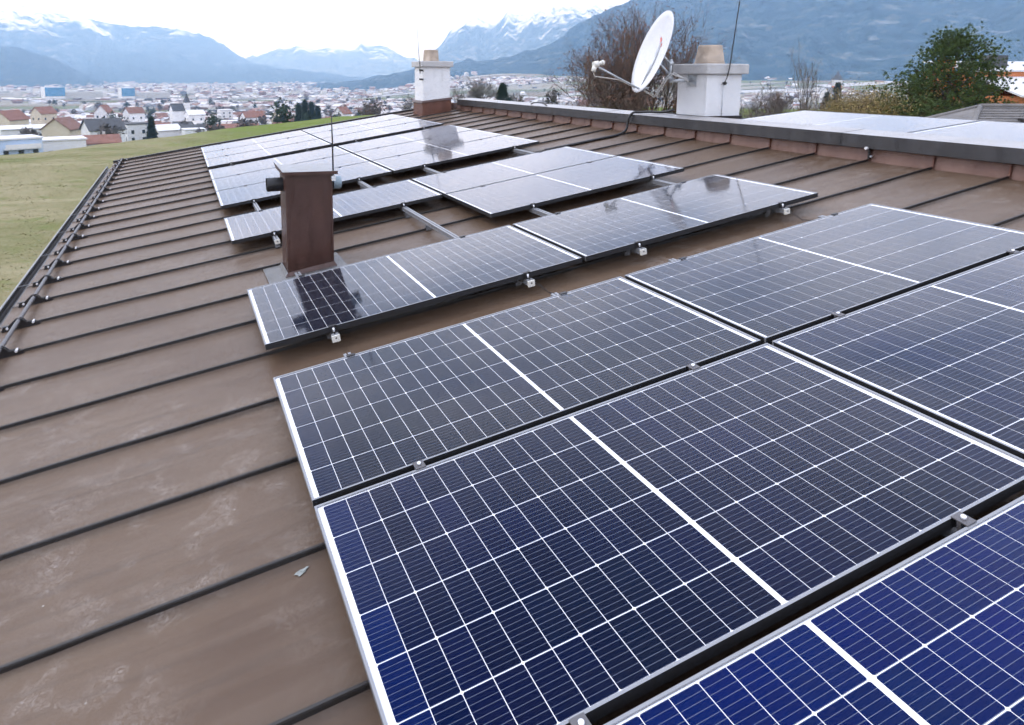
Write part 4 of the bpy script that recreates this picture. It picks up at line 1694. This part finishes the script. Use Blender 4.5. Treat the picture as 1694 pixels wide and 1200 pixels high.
plant_tree(1066, 46, -26, 1.0, 3, 'large bare tree with russet leaf remnants behind the satellite dish', twig='twig', leaf='russet', nleaf=20000, lsize=.05, stems=5, levels=4, kids=(9, 7, 5, 4), up=.5, first=.12, twig_r=.016)
plant_tree(1255, 48, 132, 1.5, 5, 'small gnarled bare fruit tree right of the dish chimney', stems=1, levels=4, kids=(7, 6, 5, 4), first=.3, twig_r=.017, twig='twig_grey')
plant_tree(1289, 62, 138, 1.4, 6, 'rounded bare fruit tree beside the thin sapling', stems=2, levels=4, kids=(7, 6, 5, 4), first=.2, twig_r=.020, twig='twig')
plant_tree(1323, 42, 58, .45, 8, 'tall thin leafless sapling against the blue mountain', 'sapling', stems=1, levels=3, kids=(9, 5, 3), first=.4, up=.9, r0=.06, twig_r=.011, twig='twig_grey')
plant_tree(1352, 58, 160, 1.6, 9, 'low bare shrub with pinkish blossom haze before the church tower', 'shrub', leaf='russet', nleaf=1500, lsize=.05, stems=4, levels=3, kids=(6, 5, 4), first=.1, twig_r=.012)
plant_tree(796, 150, 122, 1.3, 10, 'rounded grey bare tree past the far white chimney', twig='twig_grey', stems=3, levels=4, kids=(7, 6, 4, 3), twig_r=.03, r0=.16)
plant_tree(768, 165, 140, 1.4, 12, 'low grey bare tree close to the ridge end', twig='twig_grey', stems=3, levels=4, kids=(6, 5, 4, 3), twig_r=.03, r0=.14)
plant_tree(855, 150, 150, 1.6, 14, 'low grey bush right of the small fir', 'shrub', twig='twig_grey', stems=4, levels=3, kids=(6, 5, 4), twig_r=.03, r0=.1)
plant_tree(606, 230, 158, 1.3, 13, 'brown bare tree clump right of the red gable', twig='twig', stems=4, levels=4, kids=(6, 5, 4, 3), twig_r=.045, r0=.2)
plant_tree(678, 180, 150, 1.2, 15, 'dark bare tree left of the far white chimney', twig='twig_grey', stems=3, levels=4, kids=(6, 5, 4, 3), twig_r=.035, r0=.16)
# ochre shrubs before the pine
for i, (px, dpt, ty, sd, lab) in enumerate(((1400, 46, 148, 31, 'low ochre shrub farthest from the green pine'), (1432, 42, 132, 32, 'upright ochre shrub, second from the green pine'), (1466, 38, 126, 33, 'tall ochre shrub touching the green pine'), (1492, 34, 138, 34, 'ochre shrub under the green pine'))):
    plant_tree(px, dpt, ty, 1.15, sd, lab, 'shrub', twig='ochre' if i % 2 else 'twig', leaf='ochre', nleaf=12000, lsize=.04, group='ochre shrubs', stems=18, levels=3, kids=(8, 6, 4), up=.8, first=.1, r0=.04, twig_r=.011)


def conifer(px, depth, top_y, wpx, seed, label, needle='needle', tufts=900, ntri=26, size=.30, shape='pine', name='pine_tree'):
    rr = random.Random(seed)
    g0 = ground_at(px, depth)
    h = at(px, top_y, depth).z - g0.z
    R = wpx / FX * depth / 2
    t = empty(name, label, 'tree', g0)
    tr = MB()
    tr.tube([(0, 0, -.3), (.1, 0, h * .3), (0, .1, h * .6), (0, 0, h * .93)], [h * .022, h * .018, h * .011, .02], 8)
    V = []
    rg_ = np.random.default_rng(seed)
    nl = 150 if shape == 'pine' else 60
    tips = []
    tops = [(0, 0, 1.0)] + ([(-.34, .1, .80), (.40, -.1, .84), (.15, .35, .74), (-.62, -.2, .60), (.66, .1, .64)] if shape == 'pine' else [])
    for i in range(nl):
        u = (i + rr.random()) / nl
        lx, ly, lh = tops[0] if (i % 2 == 0 or len(tops) == 1) else tops[1 + (i // 2) % (len(tops) - 1)]
        z = h * lh * (.20 + .78 * u)
        if shape == 'pine':
            rad = R * (.98 - .80 * u ** 1.35) * rr.uniform(.6, 1.1) * (1 if lh == 1 else .62)
        else:
            rad = R * (1 - u) * rr.uniform(.8, 1.1) + .1
        th = i * 2.399 + rr.uniform(-.4, .4)
        d = Vector((math.cos(th), math.sin(th), .40 if shape == 'pine' else -.25))
        p0 = Vector((lx * R * min(1, u * 1.6), ly * R * min(1, u * 1.6), z))
        p2 = p0 + Vector((d.x * rad, d.y * rad, d.z * rad + (.15 * rad if shape == 'pine' else 0)))
        p1 = p0.lerp(p2, .5) + Vector((0, 0, -.05 * rad))
        tr.tube([p0, p1, p2], [h * .006 * (1.2 - u), h * .004, .008], 4, 0, False)
        kn = max(4, int(tufts / nl))
        for k in range(kn):
            f = .25 + .75 * rr.random() ** .7
            q = p0.lerp(p2, f) + Vector((rr.gauss(0, .075 * R), rr.gauss(0, .075 * R), rr.gauss(.03, .055 * R)))
            tips.append((q, (p2 - p0).normalized()))
    C0 = np.array([tuple(a) for a, _ in tips])
    D0 = np.array([tuple(b_) for _, b_ in tips])
    m_ = len(C0)
    P = np.repeat(C0, ntri, 0)
    D = np.repeat(D0, ntri, 0) * .8 + rg_.normal(0, .75, (m_ * ntri, 3)) + np.array([0, 0, .55 if shape == 'pine' else .05])
    D /= np.linalg.norm(D, axis=1)[:, None]
    L = size * (.5 + .7 * rg_.random((m_ * ntri, 1)))
    S = np.cross(D, rg_.normal(0, 1, D.shape))
    S /= np.linalg.norm(S, axis=1)[:, None]
    w = size * .075
    V = np.stack([P - S * w, P + S * w, P + D * L], 1).reshape(-1, 3)
    tr.build('trunk', M['bark'], t)
    tri_obj('crown', V, 3, M[needle], t)
    return t


conifer(1574, 34, 62, 268, 41, 'big bushy green pine behind the grey-tiled roof', tufts=10500, ntri=34, size=.135)
conifer(832, 120, 138, 38, 42, 'small dark fir past the ridge cap', 'needle_dark', 500, 16, .5, 'fir', 'fir_tree')
conifer(1388, 240, 136, 34, 43, 'dark fir standing before the church tower', 'needle_dark', 500, 16, 1.0, 'fir', 'fir_tree')
conifer(1372, 260, 152, 40, 44, 'lower dark fir left of the fir before the church tower', 'needle_dark', 500, 16, 1.0, 'fir', 'fir_tree')
conifer(245, 245, 194, 20, 45, 'dark rounded conifer beside the white cube house', 'needle_dark', 500, 16, 1.2, 'fir', 'fir_tree')
for i, (px, ty) in enumerate(((492, 172), (503, 166), (514, 170), (524, 176))):
    conifer(px, 330 + 8 * i, ty, 18, 46 + i, 'dark conifer in the clump between red roofs, %s from the left' % ('first', 'second', 'third', 'last')[i], 'needle_dark', 420, 14, 1.6, 'fir', 'fir_tree')

# small town trees, shared crowns
def town_crown(seed, tall, n=240):
    rg_ = np.random.default_rng(seed)
    d = rg_.normal(0, 1, (n, 3))
    d /= np.linalg.norm(d, axis=1)[:, None]
    lob = .72 + .28 * np.sin(d[:, 0] * 4 + seed) * np.cos(d[:, 1] * 3 - seed)
    P = d * (lob * rg_.random(n) ** .35)[:, None] * np.array([2.6, 2.6, tall]) + np.array([0, 0, tall + 1.4])
    a = rg_.normal(0, 1, (n, 3))
    a /= np.linalg.norm(a, axis=1)[:, None]
    b = np.cross(a, d)
    s = .45
    return np.stack([P - a * s, P + b * s * .5, P + a * s, P - b * s * .5], 1).reshape(-1, 3)


tk = []
for i in range(6):
    o = tri_obj('crown', town_crown(60 + i, 2.4 + .5 * (i % 3)), 4, M['grey_crown'] if i < 4 else M['dark_crown'])
    tk.append(o.data)
    bpy.data.objects.remove(o)
tt = MB()
tt.tube([(0, 0, -1), (0, 0, 3)], [.25, .12], 5)
TT = tt.mesh('trunk', M['bark'])


def town_tree(x, y, sc, k, where):
    t = empty('town_tree', ('grey leafless tree' if k < 4 else 'dark green evergreen tree') + ' ' + where, 'tree', (x, y, float(hterr(x, y))), (0, 0, rh_.uniform(0, 6)), ('bare' if k < 4 else 'evergreen') + ' trees ' + where)
    put('trunk', TT, t, scale=(sc,) * 3)
    put('crown', tk[k], t, scale=(sc,) * 3)


def scatter_trees(n, az0, az1, d0, d1, s0, s1, where):
    k = tries = 0
    while k < n and tries < n * 20:
        tries += 1
        az = math.radians(rh_.uniform(az0, az1))
        d = d0 + (d1 - d0) * rh_.random() ** .9
        x, y = CAM.x + d * math.sin(az), CAM.y + d * math.cos(az)
        if not free(x, y, 2):
            continue
        town_tree(x, y, rh_.uniform(s0, s1), rh_.choice((0, 0, 1, 1, 2, 3, 4, 5)), where)
        k += 1


scatter_trees(178, -15, 18, 230, 1150, .9, 2.2, 'between the valley town houses')
scatter_trees(40, -15, 20, 1150, 1500, 1.5, 2.6, 'lining the fields past the valley town')
scatter_trees(50, 22, 58, 1250, 2300, 1.3, 2.4, 'between the hillside houses')
scatter_trees(26, 24, 52, 175, 330, .8, 1.4, 'on the slope past the ridge')

# ------------------------------------------------------------------ neighbouring houses on the right
rv = Vector((CM[0][0], CM[1][0], 0)).normalized()
rot_r = math.atan2(rv.y, rv.x)
p = at(1622, 176, 22)
t = empty('house', 'grey-tiled hip roof house just past the ridge on the right', 'house', (p.x, p.y, -5), (0, 0, rot_r))
hz = p.z + 5
b = MB()
Wd, Dp, H0 = 9.0, 3.4, hz - 1.55
rdg = [(0, 0, hz), (Wd - 2 * Dp + 3, 0, hz)]
ex0, ex1 = -Dp * .92, Wd
ea = [(ex0, -Dp, H0), (ex1, -Dp, H0), (ex1, Dp, H0), (ex0, Dp, H0)]
b.face([ea[0], ea[1], rdg[1], rdg[0]])
b.face([ea[2], ea[3], rdg[0], rdg[1]])
b.face([ea[3], ea[0], rdg[0]])
b.face([ea[1], ea[2], rdg[1]])
b.face([ea[3], ea[2], ea[1], ea[0]])
rf = b.build('roof', M['r_grey'], t)
b = MB()
b.tube([rdg[0], rdg[1]], .09, 6)
b.tube([rdg[0], ea[0]], .07, 6)
b.tube([rdg[0], ea[3]], .07, 6)
b.build('ridge_tile', M['r_grey'], rf)
# tile courses as low steps on the front and hip faces
b = MB()
for i in range(1, 22):
    u = i / 22
    z = H0 + (hz - H0) * u
    y = -Dp * (1 - u)
    x0, x1 = ex0 * (1 - u), ex1 + (rdg[1][0] - ex1) * u
    b.box(x0 + .03, x1 - .03, y - .03, y + .03, z - .01, z + .022)
b.build('tile_course', M['r_grey'], rf)
for xx in (.55, 1.75):
    b = MB()
    b.box(xx, xx + .16, -1.02, -.84, hz - .47, hz - .33)
    b.build('vent_tile', M['seam'], rf)
b = MB()
b.box(ex0 + .5, ex1 - .5, -Dp + .5, Dp - .5, -.5, H0 - .002)
b.build('wall', M['w_white'], t)

p = at(1706, 160, 44)
t = empty('house', 'orange-walled terraced house with pale roofs at the right edge', 'house', (p.x, p.y, -5), (0, 0, rot_r + .1))
hz = p.z + 5
b = MB()
b.box(-1.3, 9, -1.5, 3.0, -.5, hz)
b.box(-.9, 9, 3.02, 8, -.5, hz + 1.60)
b.box(-1.6, -1.0, 5, 6, -.5, hz + 2.45)
b.build('wall', M['w_orange'], t)
b = MB()
b.v += [(-2.4, -1.7, hz + .003), (9.2, -1.7, hz + .003), (9.2, 3.01, hz + 1.15), (-1.3, 3.01, hz + 1.15)]
b.v += [(x, y, z + .12) for x, y, z in b.v[:4]]
for f in ((4, 5, 6, 7), (0, 1, 5, 4), (1, 2, 6, 5), (2, 3, 7, 6), (3, 0, 4, 7), (3, 2, 1, 0)):
    b.f.append(f)
    b.mi.append(0)
    b.sm.append(False)
b.build('lower_roof', M['r_white'], t)
b = MB()
k0 = len(b.v)
b.v += [(-1.3, 2.9, hz + 1.605), (9.2, 2.9, hz + 1.605), (9.2, 8.2, hz + 2.3), (-.9, 8.2, hz + 2.3)]
b.v += [(x, y, z + .12) for x, y, z in b.v[:4]]
for f in ((4, 5, 6, 7), (0, 1, 5, 4), (1, 2, 6, 5), (2, 3, 7, 6), (3, 0, 4, 7), (3, 2, 1, 0)):
    b.f.append(f)
    b.mi.append(0)
    b.sm.append(False)
b.build('upper_roof', M['r_white'], t)
b = MB()
b.box(.9, 2.2, 4.2, 5.2, hz + 1.9, hz + 2.75)
b.build('dormer', M['r_dark'], t)

# ------------------------------------------------------------------ the air of the valley
b = MB()
b.box(-17500, 17500, -17500, 17500, -90, 1330)
hz_m = bpy.data.materials.new('valley_haze')
hz_m.use_nodes = True
hn = hz_m.node_tree.nodes
hn.clear()
ho = hn.new('ShaderNodeOutputMaterial')
hv = hn.new('ShaderNodeVolumePrincipled')
hv.inputs['Color'].default_value = (.42, .65, 1.0, 1)
hv.inputs['Absorption Color'].default_value = (1, 1, 1, 1)
hv.inputs['Density'].default_value = 1.32e-4
hv.inputs['Anisotropy'].default_value = 0.0
hz_m.node_tree.links.new(hv.outputs[0], ho.inputs['Volume'])
tag(b.build('haze', hz_m), 'pale blue haze filling the valley air', 'haze', None, 'stuff')
